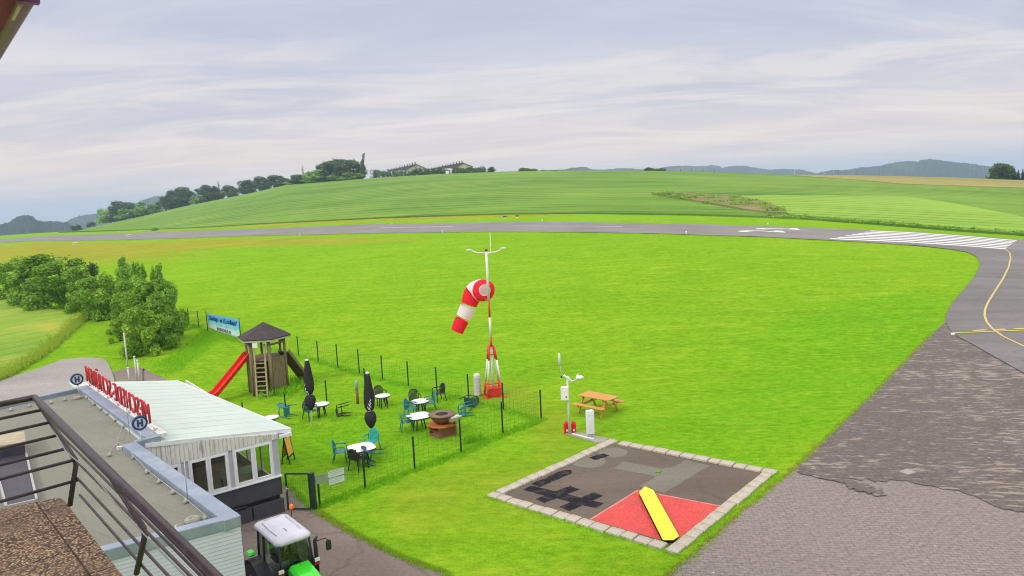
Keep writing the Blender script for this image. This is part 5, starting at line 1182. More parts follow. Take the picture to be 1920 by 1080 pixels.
for y_ in (-1, 1):
    wheel(-.42, y_ * (WR + .12), .60, .30); wheel(LR + .70, y_ * (WR + .02), .36, .22)
    fd = MB(); n_ = 9
    fd.loft([[(-.42 + rr * math.cos(a), y_ * (WR + yy), .60 + rr * math.sin(a)) for rr, yy in ((.66, -.06), (.66, .26), (.69, .27), (.70, -.06))] for a in [math.radians(25 + 145 * k / n_) for k in range(n_ + 1)]], None, False); recalc(fd.build('fender', TRDARK, tr))
    fg = MB(); fg.box((-.62, y_ * (WR + .16), 1.40), (.30, .22, .09), bev=.04); fg.build('fender_cap', TRGREEN, tr)
    f2 = MB(); f2.loft([[(LR + .70 + rr * math.cos(a), y_ * (WR + yy), .36 + rr * math.sin(a)) for rr, yy in ((.42, -.08), (.42, .16), (.45, .16), (.45, -.08))] for a in [math.radians(20 + 140 * k / 7) for k in range(8)]], None, False); recalc(f2.build('front_fender', TRDARK, tr))
    hl = MB().box((fx + .22, y_ * wy * 1.15, 1.44), (.10, .16, .12), bev=.03).build('headlight', TRDARK, tr); MB().box((fx + .275, y_ * wy * 1.15, 1.45), (.02, .13, .09), bev=.005).build('lens', LENSW, hl); MB().box((fx + .24, y_ * wy * 1.15, 1.35), (.06, .12, .06)).build('indicator', LENSR, hl)
MB().tube([(fx + .15, wy + .09, .95), (fx + .15, wy + .09, 1.72), (fx + .12, wy + .09, 1.86), (fx + .20, wy + .12, 1.98)], [.05, .05, .042, .03], 10).build('exhaust', TRDARK, tr)
mr = MB().tube([(fx + .08, wy + .10, 1.82), (fx + .18, wy + .34, 1.86), (fx + .18, wy + .40, 1.80)], .012, 6).build('mirror_arm', TRDARK, tr); MB().box((fx + .18, wy + .41, 1.66), (.05, .14, .24), bev=.02).build('mirror', TRDARK, mr)
bc = MB().tube([(-LR * .62, WR * .98, 1.98), (-LR * .62, WR * 1.06, 2.25)], .014, 6).build('beacon_post', TRDARK, tr); MB().lathe([(.05, 2.25), (.058, 2.28), (.055, 2.34), (.03, 2.37)], 14, None, -LR * .62, WR * 1.06).build('beacon', AMBER, bc)

# ------------------------------------------------------------------ wire fences and gate
def fence(name, posts, label, hgt, mesh_from=0):
    B = [at(*p) for p in posts]; t_ = thing(name, label, 'fence', B[0])
    for i, b in enumerate(B):
        if name == 'airfield_fence' and i == len(B) - 1: continue
        r = b - B[0]; MB().box((r.x, r.y, r.z + hgt[i] / 2 - .05), (.055, .055, hgt[i] + .1), .75, bev=.006).build('post', FENCEM, t_)
    mb = MB()
    for i in range(len(B) - 1):
        a, b = B[i] - B[0], B[i + 1] - B[0]; hm_ = min(hgt[i], hgt[i + 1]) - .06; n = max(3, int((b - a).length / .22))
        for k in range(9): z = .06 + (hm_ - .06) * k / 8; mb.tube([(a.x, a.y, a.z + z), (b.x, b.y, b.z + z)], .004 if k in (0, 8) else .0026, 3, None, False)
        for k in range(1, n): p = a.lerp(b, k / n); mb.tube([(p.x, p.y, p.z + .04), (p.x, p.y, p.z + hm_)], .0024, 3, None, False)
    mb.build('wire_mesh', FENCEW, t_); return t_
ntop = [731, 753, 785, 818, 850]; nb_ = [(1015, 788), (943, 815), (865, 850), (778, 882), (685, 917), (600, 950)]
fence('garden_fence', nb_, 'dark wire fence along the near side of the cafe garden', [top_z(at(*p), t) for p, t in zip(nb_, ntop)] + [.9])
ftop = [584, 588, 589, 602, 620, 628, 634.5, 643, 648, 656.5, 667, 677.5, 688.5, 701, 718]
fence('airfield_fence', FFP[:-1] + [(1011, 786)], 'dark wire fence between the cafe garden and the airfield grass', [max(top_z(at(*p), t), .9) for p, t in zip(FFP, ftop)] + [1.3])
for (x, y, t_, lb) in ((537, 782, 739, 'short dark post standing alone left of the left parasol'), (613, 754, 713, 'short dark post standing behind the table right of the left parasol'), (455, 770, 754, 'short dark post just showing over the hut roof'), (686, 742, 690, 'dark post standing close behind the right parasol')):
    b = at(x, y); h = top_z(b, t_); o = MB().box((0, 0, h / 2 - .03), (.055, .055, h + .06), .6, bev=.006).build('garden_post', FENCEM); o.location = b; tag(o, lb, 'post')
b = at(671, 757); h = top_z(b, 714); t_ = thing('wooden_post', 'round brown wooden post with blue grey top behind the right parasol', 'post', b)
MB().lathe([(.075, -.05), (.075, h * .62)], 12).build('shaft', WOODR, t_); MB().lathe([(.076, h * .62), (.074, h - .04), (.05, h)], 12).build('cap', BLUEGREY, t_)
# gate by the hut
ga, gb = at(541, 957), at(584, 957); ga.z = gb.z = 0; gd = (gb - ga); gl_ = gd.length; gd.normalize(); hg = top_z(gb, 888)
gt_ = thing('garden_gate', 'open dark framed gate beside the hut corner', 'gate', ga, math.atan2(gd.y, gd.x))
fr = MB(); fr.box((0, 0, hg / 2 + .02), (.05, .05, hg - .02)); fr.box((gl_, 0, hg / 2 + .02), (.05, .05, hg - .02)); fr.box((gl_ / 2, 0, hg), (gl_ - .05, .048, .05)); fr.box((gl_ / 2, 0, .06), (gl_ - .05, .048, .05)); fr.build('gate_frame', FENCEM, gt_)
wm = MB()
for k in range(1, 10): wm.tube([(gl_ * k / 10, 0, .06), (gl_ * k / 10, 0, hg)], .0025, 3)
for k in range(1, 8): wm.tube([(0, 0, hg * k / 8), (gl_, 0, hg * k / 8)], .0025, 3)
wm.build('wire_mesh', FENCEW, gt_); hn = MB().tube([(.0, -.05, hg * .62), (.0, -.10, hg * .62), (.12, -.10, hg * .62)], .012, 6); hn.box((0, -.03, hg * .6), (.04, .02, .16)); hn.build('handle', SILVER, gt_)
MB().box((gl_ + .12, 0, hg / 2 + .0), (.13, .13, hg + .06), bev=.01).build('gate_post', FENCEM, gt_)
# signs hung on the fence
na, nbp = at(685, 917), at(600, 950); fd_ = (nbp - na).normalized(); fnv = Vector((fd_.y, -fd_.x, 0)); fnv = fnv if fnv.y < 0 else -fnv
def on_plane(px, py, o_, n_):
    rv = Vector(ray(px, py)); c_ = Vector((0, 0, CAMH)); return c_ + rv * ((o_ - c_).dot(n_) / rv.dot(n_))
def plate(name, px, m, label, cat, o_, n_, th=.012):
    P = [on_plane(x, y, o_, n_) for x, y in px]; c_ = P[0]; t_ = thing(name, label, cat, c_)
    vs = [tuple(p - c_) for p in P] + [tuple(p - c_ + n_ * th) for p in P]; recalc(MB().add(vs, [(0, 1, 2, 3), (7, 6, 5, 4), (0, 4, 5, 1), (1, 5, 6, 2), (2, 6, 7, 3), (3, 7, 4, 0)]).build('board', m, t_)); return t_, [p - c_ for p in P]
fo = na + fnv * .04
ps, PP = plate('fence_sign', [(613, 884), (645, 876), (647, 902), (616, 911)], mat('sign_white', (.62, .68, .66), .5, .05, 4), 'white sign board with blue line hanging on the near fence', 'sign', fo, fnv)
def lerp2(P, u, v): return P[0].lerp(P[1], u).lerp(P[3].lerp(P[2], u), v)
mb = MB()
for v0, v1 in ((.46, .53), (.0, .03), (.97, 1.0)): mb.add([tuple(lerp2(PP, u, v) + fnv * .014) for u, v in ((.04, v0), (.96, v0), (.96, v1), (.04, v1))], [(0, 1, 2, 3)])
for u0, u1 in ((0, .03), (.97, 1)): mb.add([tuple(lerp2(PP, u, v) + fnv * .0145) for u, v in ((u0, 0), (u1, 0), (u1, 1), (u0, 1))], [(0, 1, 2, 3)])
mb.build('printing', mat('sign_blue', (.10, .22, .36), .5, .1, 4), ps); mb = MB(); rr = random.Random(2)
for k in range(7):
    v = .1 + .115 * k + (.02 if k > 2 else 0); u1 = rr.uniform(.5, .9); mb.add([tuple(lerp2(PP, u, vv) + fnv * .0142) for u, vv in ((.12, v), (u1, v), (u1, v + .035), (.12, v + .035))], [(0, 1, 2, 3)])
mb.build('text_lines', mat('sign_grey', (.36, .42, .42), .5, .1, 4), ps)
plate('fence_sign', [(590, 893), (611, 887), (613, 903), (592, 909)], mat('grey_green_plate', (.26, .33, .25), .5, .2, 6), 'small dull grey plate on the fence left of the white sign', 'sign', fo, fnv)
# banner on the far fence
bA, bB = at(390, 623.5), at(452, 641); bd = (bB - bA).normalized(); bn = Vector((bd.y, -bd.x, 0)); bn = bn if bn.y < 0 else -bn; bo = bA + bn * .05
BP = [on_plane(x, y, bo, bn) for x, y in ((389, 588), (448, 599), (450, 635), (391, 616))]; c_ = BP[3]
bt_ = thing('fence_banner', 'blue and white lettered banner tied to the far fence', 'banner', c_); BP = [p - c_ for p in BP]
def bmat():
    m = bpy.data.materials.new('banner_print'); m.use_nodes = True; m.node_tree.nodes.clear(); t = NT(m.node_tree); o_ = t.n('ShaderNodeOutputMaterial'); b = t.n('ShaderNodeBsdfPrincipled'); t.c(b, o_); b.inputs['Roughness'].default_value = .5
    a = t.n('ShaderNodeAttribute', attribute_name='down'); tc_ = t.n('ShaderNodeTexCoord'); n_ = t.noise(tc_.outputs['Object'], 2.0, 4, .6)
    f = t.math('ADD', a.outputs['Fac'], t.math('MULTIPLY', t.math('SUBTRACT', n_, .5), .35)); c = t.ramp(f, [(0, (.08, .30, .62)), (.22, (.12, .42, .75)), (.48, (.16, .60, .80)), (.62, (.45, .68, .76)), (1, (.66, .74, .72))]); t.l.new(c, b.inputs['Base Color']); return m
mb = MB(); nx, ny = 24, 8; vals = []
for j in range(ny + 1):
    for i in range(nx + 1): p = lerp2(BP, i / nx, j / ny) + bn * (.02 * math.sin(i * .9) * math.sin(j * .5)); mb.v.append(tuple(p)); vals.append(j / ny)
mb.f = [(j * (nx + 1) + i, j * (nx + 1) + i + 1, (j + 1) * (nx + 1) + i + 1, (j + 1) * (nx + 1) + i) for j in range(ny) for i in range(nx)]; mb.sm = [True] * len(mb.f)
o = mb.build('cloth', bmat(), bt_); o.data.attributes.new('down', 'FLOAT', 'POINT').data.foreach_set('value', vals); so = o.modifiers.new('s', 'SOLIDIFY'); so.thickness = .008
INK = mat('banner_dark_blue_ink', (.015, .055, .20), .5, .1, 4); INK2 = mat('banner_grey_ink', (.05, .10, .13), .5, .1, 4)
def on_banner(body, u0, u1, v0, v1, m, bold=.02, shear=0.0):
    me = text_mesh(body, 1, 0, bold, shear); xs = [v.co.x for v in me.vertices]; ys = [v.co.y for v in me.vertices]
    for v in me.vertices:
        u = u0 + (u1 - u0) * (v.co.x - min(xs)) / (max(xs) - min(xs)); w_ = v1 + (v0 - v1) * (v.co.y - min(ys)) / (max(ys) - min(ys)); v.co = lerp2(BP, u, w_) + bn * .035
    me.materials.append(m); o_ = bpy.data.objects.new('lettering', me); C.objects.link(o_); o_.parent = bt_
on_banner('Selup e Lusbad', .05, .95, .10, .46, INK, .03, .35); on_banner('KUGSCHUL N', .30, .74, .72, .90, INK2, .03); on_banner('ein c bin d a tag i fur ein', .12, .92, .52, .62, mat('banner_pale_ink', (.22, .42, .58), .5, .1, 4), .01)

# ------------------------------------------------------------------ play tower with slide
tb = at(505, 733); pt = thing('play_tower', 'weathered wooden play tower with dark pointed roof, ladder and red slide', 'play tower', tb, 0)
Rw = 1.02; eave = top_z(tb, 631); apex = top_z(tb, 604.5); plat = top_z(tb + Vector((0, -.9, 0)), 676)
ang = [math.radians(-90 + 30 + 60 * k) for k in range(6)]; cor = [(Rw * math.cos(a), Rw * math.sin(a)) for a in ang]
for x, y in cor: MB().lathe([(.075, -.1), (.07, eave + .05)], 10, None, x, y).build('post', WOODG, pt)
hexp = lambda r, z: [(r * math.cos(a), r * math.sin(a), z) for a in ang]
MB().loft([hexp(1.42, eave), hexp(1.42, eave + .05), hexp(.75, eave + (apex - eave) * .50), hexp(.03, apex)], None, False).build('roof', SHINGLE, pt)
MB().loft([hexp(1.40, eave - .09), hexp(1.40, eave - .005), hexp(1.30, eave - .005), hexp(1.30, eave - .09), hexp(1.40, eave - .09)], None, False, False).build('eave_board', mat('pale_eave_board', (.40, .38, .30), .8, .2, 4), pt)
MB().loft([hexp(Rw - .02, plat - .06), hexp(Rw - .02, plat)], None, False).build('platform', WOODG, pt)
for k in range(6):
    if k == 5: continue                     # the ladder side
    a, b = Vector((*cor[k], 0)), Vector((*cor[(k + 1) % 6], 0)); d = (b - a); L_ = d.length; d.normalize(); n_ = 8; top_ = plat + (.03 if k in (0, 4) else -.25); mb = MB()
    for i in range(n_):
        p = a + d * (.09 + (L_ - .18) * (i + .5) / n_); mb.box((p.x, p.y, top_ / 2 + .06), ((L_ - .18) / n_ - .014, .035, top_ - .08 + .02 * math.sin(i * 3 + k)), math.atan2(d.y, d.x))
    mb.build('panel', WOODG, pt)
    mb = MB(); mb.bar((a.x, a.y, eave - .32), (b.x, b.y, eave - .32), .05, .10); mb.build('top_rail', WOODG, pt)
a, b = Vector((*cor[5], 0)), Vector((*cor[0], 0)); mid = (a + b) / 2; d = (b - a).normalized(); ou = Vector((d.y, -d.x, 0)); lad = MB()
lc = Vector((.0, -Rw * .88, 0)) if False else mid
hw = .27
for s in (-1, 1): p0 = lc + d * hw * s + ou * .25; p1 = lc + d * hw * s + ou * .05; lad.bar((p0.x, p0.y, -.05), (p1.x, p1.y, plat + .85), .06, .08)
ld = lad.build('ladder', mat('pale_wood', (.40, .31, .19), .8, .25, 4, bump=.3, stretch=(5, 5, .7)), pt); rg_ = MB()
for k in range(8): z = plat * (k + .4) / 8; f = z / (plat + .85); p = lc + ou * (.25 - .2 * f); rg_.bar((p.x - d.x * hw, p.y - d.y * hw, z), (p.x + d.x * hw, p.y + d.y * hw, z), .09, .035)
rg_.build('rung', MATS['pale_wood'], ld)
for s in (-1, 1):
    p = lc + d * s * .42; MB().bar((p.x, p.y, 0), (p.x, p.y, plat + 1.0), .07, .07).build('ladder_post', WOODG, pt)
# slide
s0 = Vector((tb.x - .95, tb.y - .35, plat + .08)); s1 = at(398, 748, .22); sd_ = s1 - s0; sd_.z = 0; sd_.normalize(); sn = Vector((-sd_.y, sd_.x, 0))
path_ = [s0 - sd_ * .15 + Vector((0, 0, .02)), s0] + [s0 + (s1 - s0) * f + Vector((0, 0, -.02 * math.sin(f * 3.14))) for f in (.25, .5, .75, .92)] + [s1 + sd_ * .35 + Vector((0, 0, -.03))]
prof2 = [(-.31, .24), (-.26, .26), (-.22, .05), (0, 0), (.22, .05), (.26, .26), (.31, .24), (.27, -.02), (0, -.06), (-.27, -.02)]
MB().loft([[tuple(p - tb + sn * u + Vector((0, 0, w_))) for u, w_ in prof2] for p in path_], None, False).build('slide', REDSLIDE, pt); recalc(pt.children[-1])
# climbing ramp
r0 = Vector((tb.x + .92, tb.y + .1, plat + .2)); r1 = at(572, 712, .1); rd_ = r1 - r0; rn_ = Vector((-rd_.y, rd_.x, 0)).normalized()
MB().bar(tuple(r0 - tb), tuple(r1 - tb), .62, .06).build('ramp', mat('dark_ramp_wood', (.13, .085, .055), .85, .3, 4), pt)
rs = MB(); 
for s in (-1, 1): rs.bar(tuple(r0 - tb + rn_ * .31 * s + Vector((0, 0, .07))), tuple(r1 - tb + rn_ * .31 * s + Vector((0, 0, .07))), .04, .16)
rs.build('ramp_side', WOODG, pt)
p = at(490, 632, eave - .2); MB().box((-.12, -1.2, eave - .25), (.26, .02, .24)).build('notice', WHITE, pt)

# ------------------------------------------------------------------ parasols
def parasol(px, py, top, label, seed, marks):
    b = at(px, py); h = top_z(b, top); t_ = thing('closed_parasol', label, 'parasol', b, seed * .8, 'closed black parasols on the lawn'); r = random.Random(seed)
    MB().lathe([(.028, -.1), (.028, h * .98)], 10).build('pole', WHITE, t_)
    n = 24; prof_ = [(.05, .26), (.13, .29), (.20, .34), (.235, .40), (.20, .445), (.125, .475), (.10, .487), (.125, .50), (.185, .54), (.205, .62), (.185, .72), (.15, .82), (.115, .91), (.085, .972), (.03, .985)]
    rg2 = []
    for rr, f in prof_:
        am = .16 if f < .47 else .13
        rg2.append([(rr * (1 + am * math.cos(8 * a + f * 3) + .06 * math.sin(3 * a + seed)) * math.cos(a), rr * (1 + am * math.cos(8 * a + f * 3) + .06 * math.sin(3 * a + seed)) * math.sin(a), f * h + (.03 * math.sin(5 * a + seed) * h * .3 if f < .28 else 0)) for a in [2 * math.pi * k / n for k in range(n)]])
    MB().loft(rg2).build('canopy', BLACK, t_); MB().lathe([(.115, .484 * h), (.118, .492 * h)], 16).build('strap', GREYM, t_); MB().lathe([(.075, .972 * h), (.07, .992 * h), (.02, h)], 12).build('finial', WHITE, t_)
    lg = MB(); ca = -math.pi / 2 - seed * .8
    for da, f0, f1, w_ in marks:
        a = ca + da; P_ = []
        for k in range(4):
            f = f0 + (f1 - f0) * k / 3; rr = np.interp(f, [q[1] for q in prof_], [q[0] for q in prof_]) * 1.17 + .006; a_ = a + .14 * math.sin(k * 2.1 + da * 5); P_.append((rr * math.cos(a_), rr * math.sin(a_), f * h))
        lg.tube(P_, w_, 5)
    lg.build('logo', WHITE, t_); return t_
parasol(586, 802, 673, 'closed black parasol on the left, in front of the play tower ramp', 1, [(-.5, .56, .60, .012), (-.35, .52, .55, .016), (-.1, .50, .55, .012), (-.55, .62, .66, .008)])
parasol(699, 838, 697, 'closed black parasol on the right, behind the square white table', 2, [(-.1, .52, .56, .016), (.15, .50, .545, .018), (.3, .55, .60, .016), (.1, .565, .60, .012), (.35, .60, .65, .014)])

# ------------------------------------------------------------------ garden chairs and tables
def chair(m, label, loc, rz):
    t_ = thing('garden_chair', label, 'chair', loc, rz, 'plastic garden chairs on the lawn')
    MB().loft([[(x, y, z) for x, y in rrect_c(.235, .225, .07)] for z in (.405, .425)], None, False).build('seat', m, t_)
    bk = MB(); n = 7                               # curved slatted back with a rounded top
    arc = [(-.235 - .015 * math.sin(k * math.pi / 12) - .06 * math.sin(math.pi * k / 12), -.235 * math.cos(math.pi * k / 12), .62 + .25 * math.sin(math.pi * k / 12)) for k in range(13)]
    bk.tube([(-.215, -.225, .42)] + arc + [(-.215, .225, .42)], .024, 6)
    for k in range(n): y = -.165 + .33 * k / (n - 1); zt_ = .62 + .25 * math.sqrt(max(0, 1 - (y / .235) ** 2)); bk.bar((-.215, y * .95, .42), (-.295 + .02 * abs(y) / .2, y, zt_), .040, .014)
    bk.build('backrest', m, t_)
    for s in (-1, 1):
        MB().tube([(-.24, s * .235, .64), (-.05, s * .265, .655), (.16, s * .265, .645), (.20, s * .255, .60)], [.02, .028, .028, .02], 6).build('armrest', m, t_)
        MB().tube([(.19, s * .255, .62), (.215, s * .245, .40), (.25, s * .27, .0)], [.018, .028, .02], 6).build('leg', m, t_); MB().tube([(-.215, s * .225, .43), (-.30, s * .25, .0)], [.030, .02], 6).build('leg', m, t_)
    return t_
def rrect_c(lx, wy, r): return [(p[0], p[1]) for p in rrect(lx, wy, r)]
base_ch = {}
def put_chair(m, px, py, rz, label, tip=None, z=0.0):
    p = at(px, py); p.z = z
    if m.name not in base_ch: o_ = chair(m, label, p, 0); base_ch[m.name] = o_
    else: o_ = dup(base_ch[m.name], p, 0, label)
    e = Matrix.Rotation(math.radians(rz), 4, 'Z')
    if tip: e = e @ Euler([math.radians(q) for q in tip]).to_matrix().to_4x4()
    o_.rotation_euler = e.to_euler(); o_.scale = (.98,) * 3; return o_
put_chair(TEAL, 552, 783, 160, 'dull teal chair tipped over beside the lone dark post', (0, 88, 0), .28)
put_chair(DARKTEAL, 583, 786, -40, 'dark teal chair tucked behind the foot of the left parasol')
put_chair(BLACKP, 658, 777, 10, 'black chair lying on its back on open lawn between the parasols', (0, -95, 0), .30)
put_chair(BLACKP, 714, 757, -60, 'black chair behind the small round table right of the right parasol')
put_chair(BLACKP, 779, 765, -70, 'black chair behind the far round table')
put_chair(TEAL, 772, 782, -15, 'teal chair left of the far round table, behind the square one')
put_chair(TEAL, 764, 807, 15, 'teal chair at the left of the middle square table')
put_chair(TEAL, 806, 770, 195, 'teal chair with its back to the right of the far round table')
put_chair(BLACKP, 823, 752, 215, 'black chair alone against the airfield fence')
put_chair(DARKTEAL, 870, 770, 150, 'tipped dark chair on the lawn, left one of the fallen pair', (88, 0, 0), .28)
put_chair(TEAL, 888, 776, 20, 'tipped teal chair on the lawn, right one of the fallen pair', (0, -92, 0), .30)
put_chair(TEAL, 640, 865, 5, 'teal chair at the left of the near square table')
put_chair(TURQ, 697, 846, -110, 'bright turquoise chair behind the near square table')
put_chair(BLACKP, 673, 879, 60, 'black chair in front of the near square table')
put_chair(BLUEP, 716, 868, 190, 'dark blue chair tipped against the right of the near square table', (0, 72, 0), .16)
def table(px, py, R, zt, label, square=False, sx=1.0):
    p = at(px, py); p.z = 0; t_ = thing('garden_table', label, 'table', p, .5, 'white topped garden tables on the lawn'); n = 40
    ex = .55 if square else 1.0
    def ring(r, z): return [(sx * r * math.copysign(abs(math.cos(a)) ** ex, math.cos(a)), r * math.copysign(abs(math.sin(a)) ** ex, math.sin(a)), z) for a in [2 * math.pi * k / n for k in range(n)]]
    MB().loft([ring(R * .97, zt - .028), ring(R * 1.0, zt - .012), ring(R * .985, zt), ring(R * .6, zt + .002)]).build('tabletop', WHITE, t_)
    MB().loft([ring(R * .98, zt - .075), ring(R * .99, zt - .030), ring(R * .93, zt - .030), ring(R * .93, zt - .075), ring(R * .98, zt - .075)], None, True, False).build('rim', NAVY, t_)
    k = R * .55
    for ax, ay in ((-1, -1), (1, -1), (-1, 1), (1, 1)): MB().tube([(ax * k * .5, ay * k * .5, zt - .03), (ax * k * .75, ay * k * .75, 0)], [.035, .022], 7).build('leg', NAVY, t_)
    return t_
def tab(px, py, ytop, wpx, label, square=False, sx=1.0):
    b = at(px, py); zt = min(max(top_z(b, ytop), .6), .78); return table(px, py, wpx * math.hypot(b.x, b.y, 10) / FPX / 2, zt, label, square, sx)
tab(604, 780, 762, 29, 'round white table right of the left parasol')
tab(719, 764, 747, 28, 'small round white table right of the right parasol')
tab(789, 775, 756.5, 33, 'round white table farthest along the fence')
tab(787, 804, 782, 43, 'square rounded white table beside the fire bowl', True)
tab(680, 866, 838, 47, 'square rounded white table nearest the near fence', True)
tab(511, 806, 789, 27, 'white table half hidden behind the hut roof edge')
# A-board
b = at(541, 866); zt = top_z(b, 815); ab = thing('a_board', 'black framed board with orange poster beside the hut corner', 'sign', b, math.radians(86))
for s in (-1, 1):
    m_ = Matrix.Rotation(math.radians(9 * s), 4, 'Y') if False else Matrix.Translation((0, s * .16, 0)) @ Matrix.Rotation(math.radians(9 * s), 4, 'X'); f = MB()
    for x_ in (-.27, .27): f.box((x_, 0, zt / 2), (.045, .035, zt), 0, None) if False else f.add([tuple(m_ @ Vector((x_ + dx, dy, z_))) for dx, dy in ((-.02, -.018), (.02, -.018), (.02, .018), (-.02, .018)) for z_ in (0, zt)], [(0, 2, 3, 1), (2, 4, 5, 3), (4, 6, 7, 5), (6, 0, 1, 7), (1, 3, 5, 7), (0, 6, 4, 2)])
    for z_ in (.28, zt - .04): f.add([tuple(m_ @ Vector((x_, dy, z_ + dz))) for x_, dy in ((-.25, -.017), (.25, -.017), (.25, .017), (-.25, .017)) for dz in (-.03, .03)], [(0, 2, 3, 1), (2, 4, 5, 3), (4, 6, 7, 5), (6, 0, 1, 7), (1, 3, 5, 7), (0, 6, 4, 2)])
    fo_ = recalc(f.build('frame', BLACKP, ab)); g = MB().add([tuple(m_ @ Vector((x_, dy, z_))) for x_, dy in ((-.25, -.012), (.25, -.012), (.25, .012), (-.25, .012)) for z_ in (.31, zt - .07)], [(0, 2, 3, 1), (2, 4, 5, 3), (4, 6, 7, 5), (6, 0, 1, 7), (1, 3, 5, 7), (0, 6, 4, 2)]); recalc(g.build('poster', ORANGEB, fo_))

# ------------------------------------------------------------------ fire bowl grill
fb = at(831, 815); k_ = math.hypot(fb.x, fb.y, 9.5) / FPX
fg_ = thing('fire_bowl', 'rusty fire bowl grill on a brown box with orange rust shelf', 'grill', fb, .72)
zb_ = .98; Rb = 25 * k_
MB().lathe([(Rb * .42, .52), (Rb * .62, .60), (Rb * .82, .75), (Rb * .90, .86), (Rb * .92, .90), (Rb * .88, .90), (Rb * .80, .75), (Rb * .3, .58)], 28).build('bowl', RUST, fg_)
MB().loft([[(r_ * math.cos(a), r_ * math.sin(a), z) for a in [k * math.pi / 18 for k in range(36)]] for r_, z in ((Rb * 1.0, .88), (Rb * 1.02, .90), (Rb * 1.0, .92), (Rb * .50, .915), (Rb * .46, .905), (Rb * .47, .89))], None, True, False).build('fire_plate', mat('oiled_plate_steel', (.16, .095, .065), .45, .25, 4, dirt=(.07, .04, .03), dirt_amt=.6), fg_)
MB().lathe([(.02, .60), (Rb * .35, .63), (Rb * .47, .80), (Rb * .47, .895)], 20).build('fire_pit', SOOT, fg_)
hx = [(.66 * math.cos(k * math.pi / 4 + .39), .62 * math.sin(k * math.pi / 4 + .39)) for k in range(8)]; MB().prism(hx, .46, .50).build('shelf', RUSTO, fg_)
bx_ = MB()
for c_, d_2 in (((0, -.34, .22), (.9, .04, .46)), ((0, .34, .22), (.9, .04, .46)), ((.45, 0, .22), (.04, .64, .46)), ((-.43, .0, .06), (.04, .64, .12)), ((0, 0, .24), (.86, .64, .03))): bx_.box(c_, d_2)
bx_.build('box', WOODR, fg_); lg = MB()
for k in range(5): lg.tube([(-.36, -.22 + k * .11, .08), (.3, -.2 + k * .1, .08)], .05, 7)
lg.build('firewood', WOODG, fg_)
ty = MB(); ty.box((.24, -.52, .82), (.60, .36, .03), .0, bev=.01); ty.box((.24, -.52, .745), (.57, .33, .11), .0); ty.build('side_tray', SILVER, fg_); ty = MB(); ty.box((.24, -.52, .845), (.4, .16, .02), .0, bev=.008); ty.build('tray_dish', WHITE, fg_.children[-1]); MB().bar((.24, -.52, 0), (.24, -.52, .68), .05, .05).build('tray_leg', RUST, fg_)

# ------------------------------------------------------------------ wind sock mast
mb_ = at(926, 742); ws = thing('windsock_mast', 'red and white windsock mast with tripod legs and two lamp arms', 'windsock', mb_)
dist = math.hypot(mb_.x, mb_.y); m2p = dist / FPX
zz = lambda py: top_z(mb_, py)
ringz = [744, 712, 674, 648]; tl_ = zz(648); xr = .56
def lx(f): return xr + (.17 - xr) * f
cuts = [(0, zz(714), ORANGERED), (zz(714), zz(674), MASTW), (zz(674), zz(648), ORANGERED)]
for k in range(4):
    a = math.radians(45 + 90 * k + 12); ux, uy = math.cos(a), math.sin(a); lg_ = None
    for z0, z1, m in cuts:
        r0_, r1_ = lx(z0 / tl_), lx(z1 / tl_); o_ = MB().tube([(ux * r0_, uy * r0_, z0), (ux * r1_, uy * r1_, z1)], .045 if z0 else .05, 8).build('leg' if lg_ is None else 'leg_band', m, ws if lg_ is None else lg_); lg_ = lg_ or o_
for z, in ((zz(723),), (zz(663),), (zz(649),)):
    r_ = lx(z / tl_); pts_ = [(r_ * math.cos(math.radians(57 + 90 * k)), r_ * math.sin(math.radians(57 + 90 * k)), z) for k in range(5)]
    for p, q in zip(pts_, pts_[1:]): MB().bar(p, q, .05, .05).build('brace', ORANGERED, ws)
MB().box((0, 0, .22), (.62, .62, .42), .2, bev=.02).build('base_box', REDP, ws); fp = MB()
for k in range(4): a = math.radians(57 + 90 * k); fp.box((xr * 1.03 * math.cos(a), xr * 1.03 * math.sin(a), .02), (.26, .26, .05), a)
fp.build('foot_plate', ORANGERED, ws)
for i, (y0, y1, m, r_) in enumerate(((744, 650, MASTW, .055), (650, 633, ORANGERED, .055), (633, 595, MASTW, .06), (595, 562, ORANGERED, .052), (562, 470, MASTW, .062))):
    MB().lathe([(r_, zz(y0) if i else .4), (r_, zz(y1) - .003)], 12).build('pole_section', m, ws)
zt_ = zz(474); tbm = MB(); 
for s, ex, ez_ in ((-1, 34, 466), (1, 36, 466)): tbm.tube([(0, 0, zt_ - .02), (s * ex * m2p * .5, 0, zt_ + .02), (s * ex * m2p, 0, zz(ez_))], [.035, .03, .028], 8)
tbm.build('cross_arm', MASTW, ws)
for s in (-1, 1): MB().box((s * 32 * m2p, 0, zz(467)), (.26, .13, .08), bev=.02).build('lamp', CREAMW, ws)
MB().lathe([(.06, zz(472)), (.07, zz(470)), (.04, zz(466))], 12).build('beacon', mat('dark_red_lens', (.08, .012, .012), .3, .2, 5), ws)
MB().tube([(.03, 0, zt_ - .15), (.22, 0, zt_ + .05), (.23, 0, zz(437))], [.02, .022, .016], 8).build('antenna', CREAMW, ws)
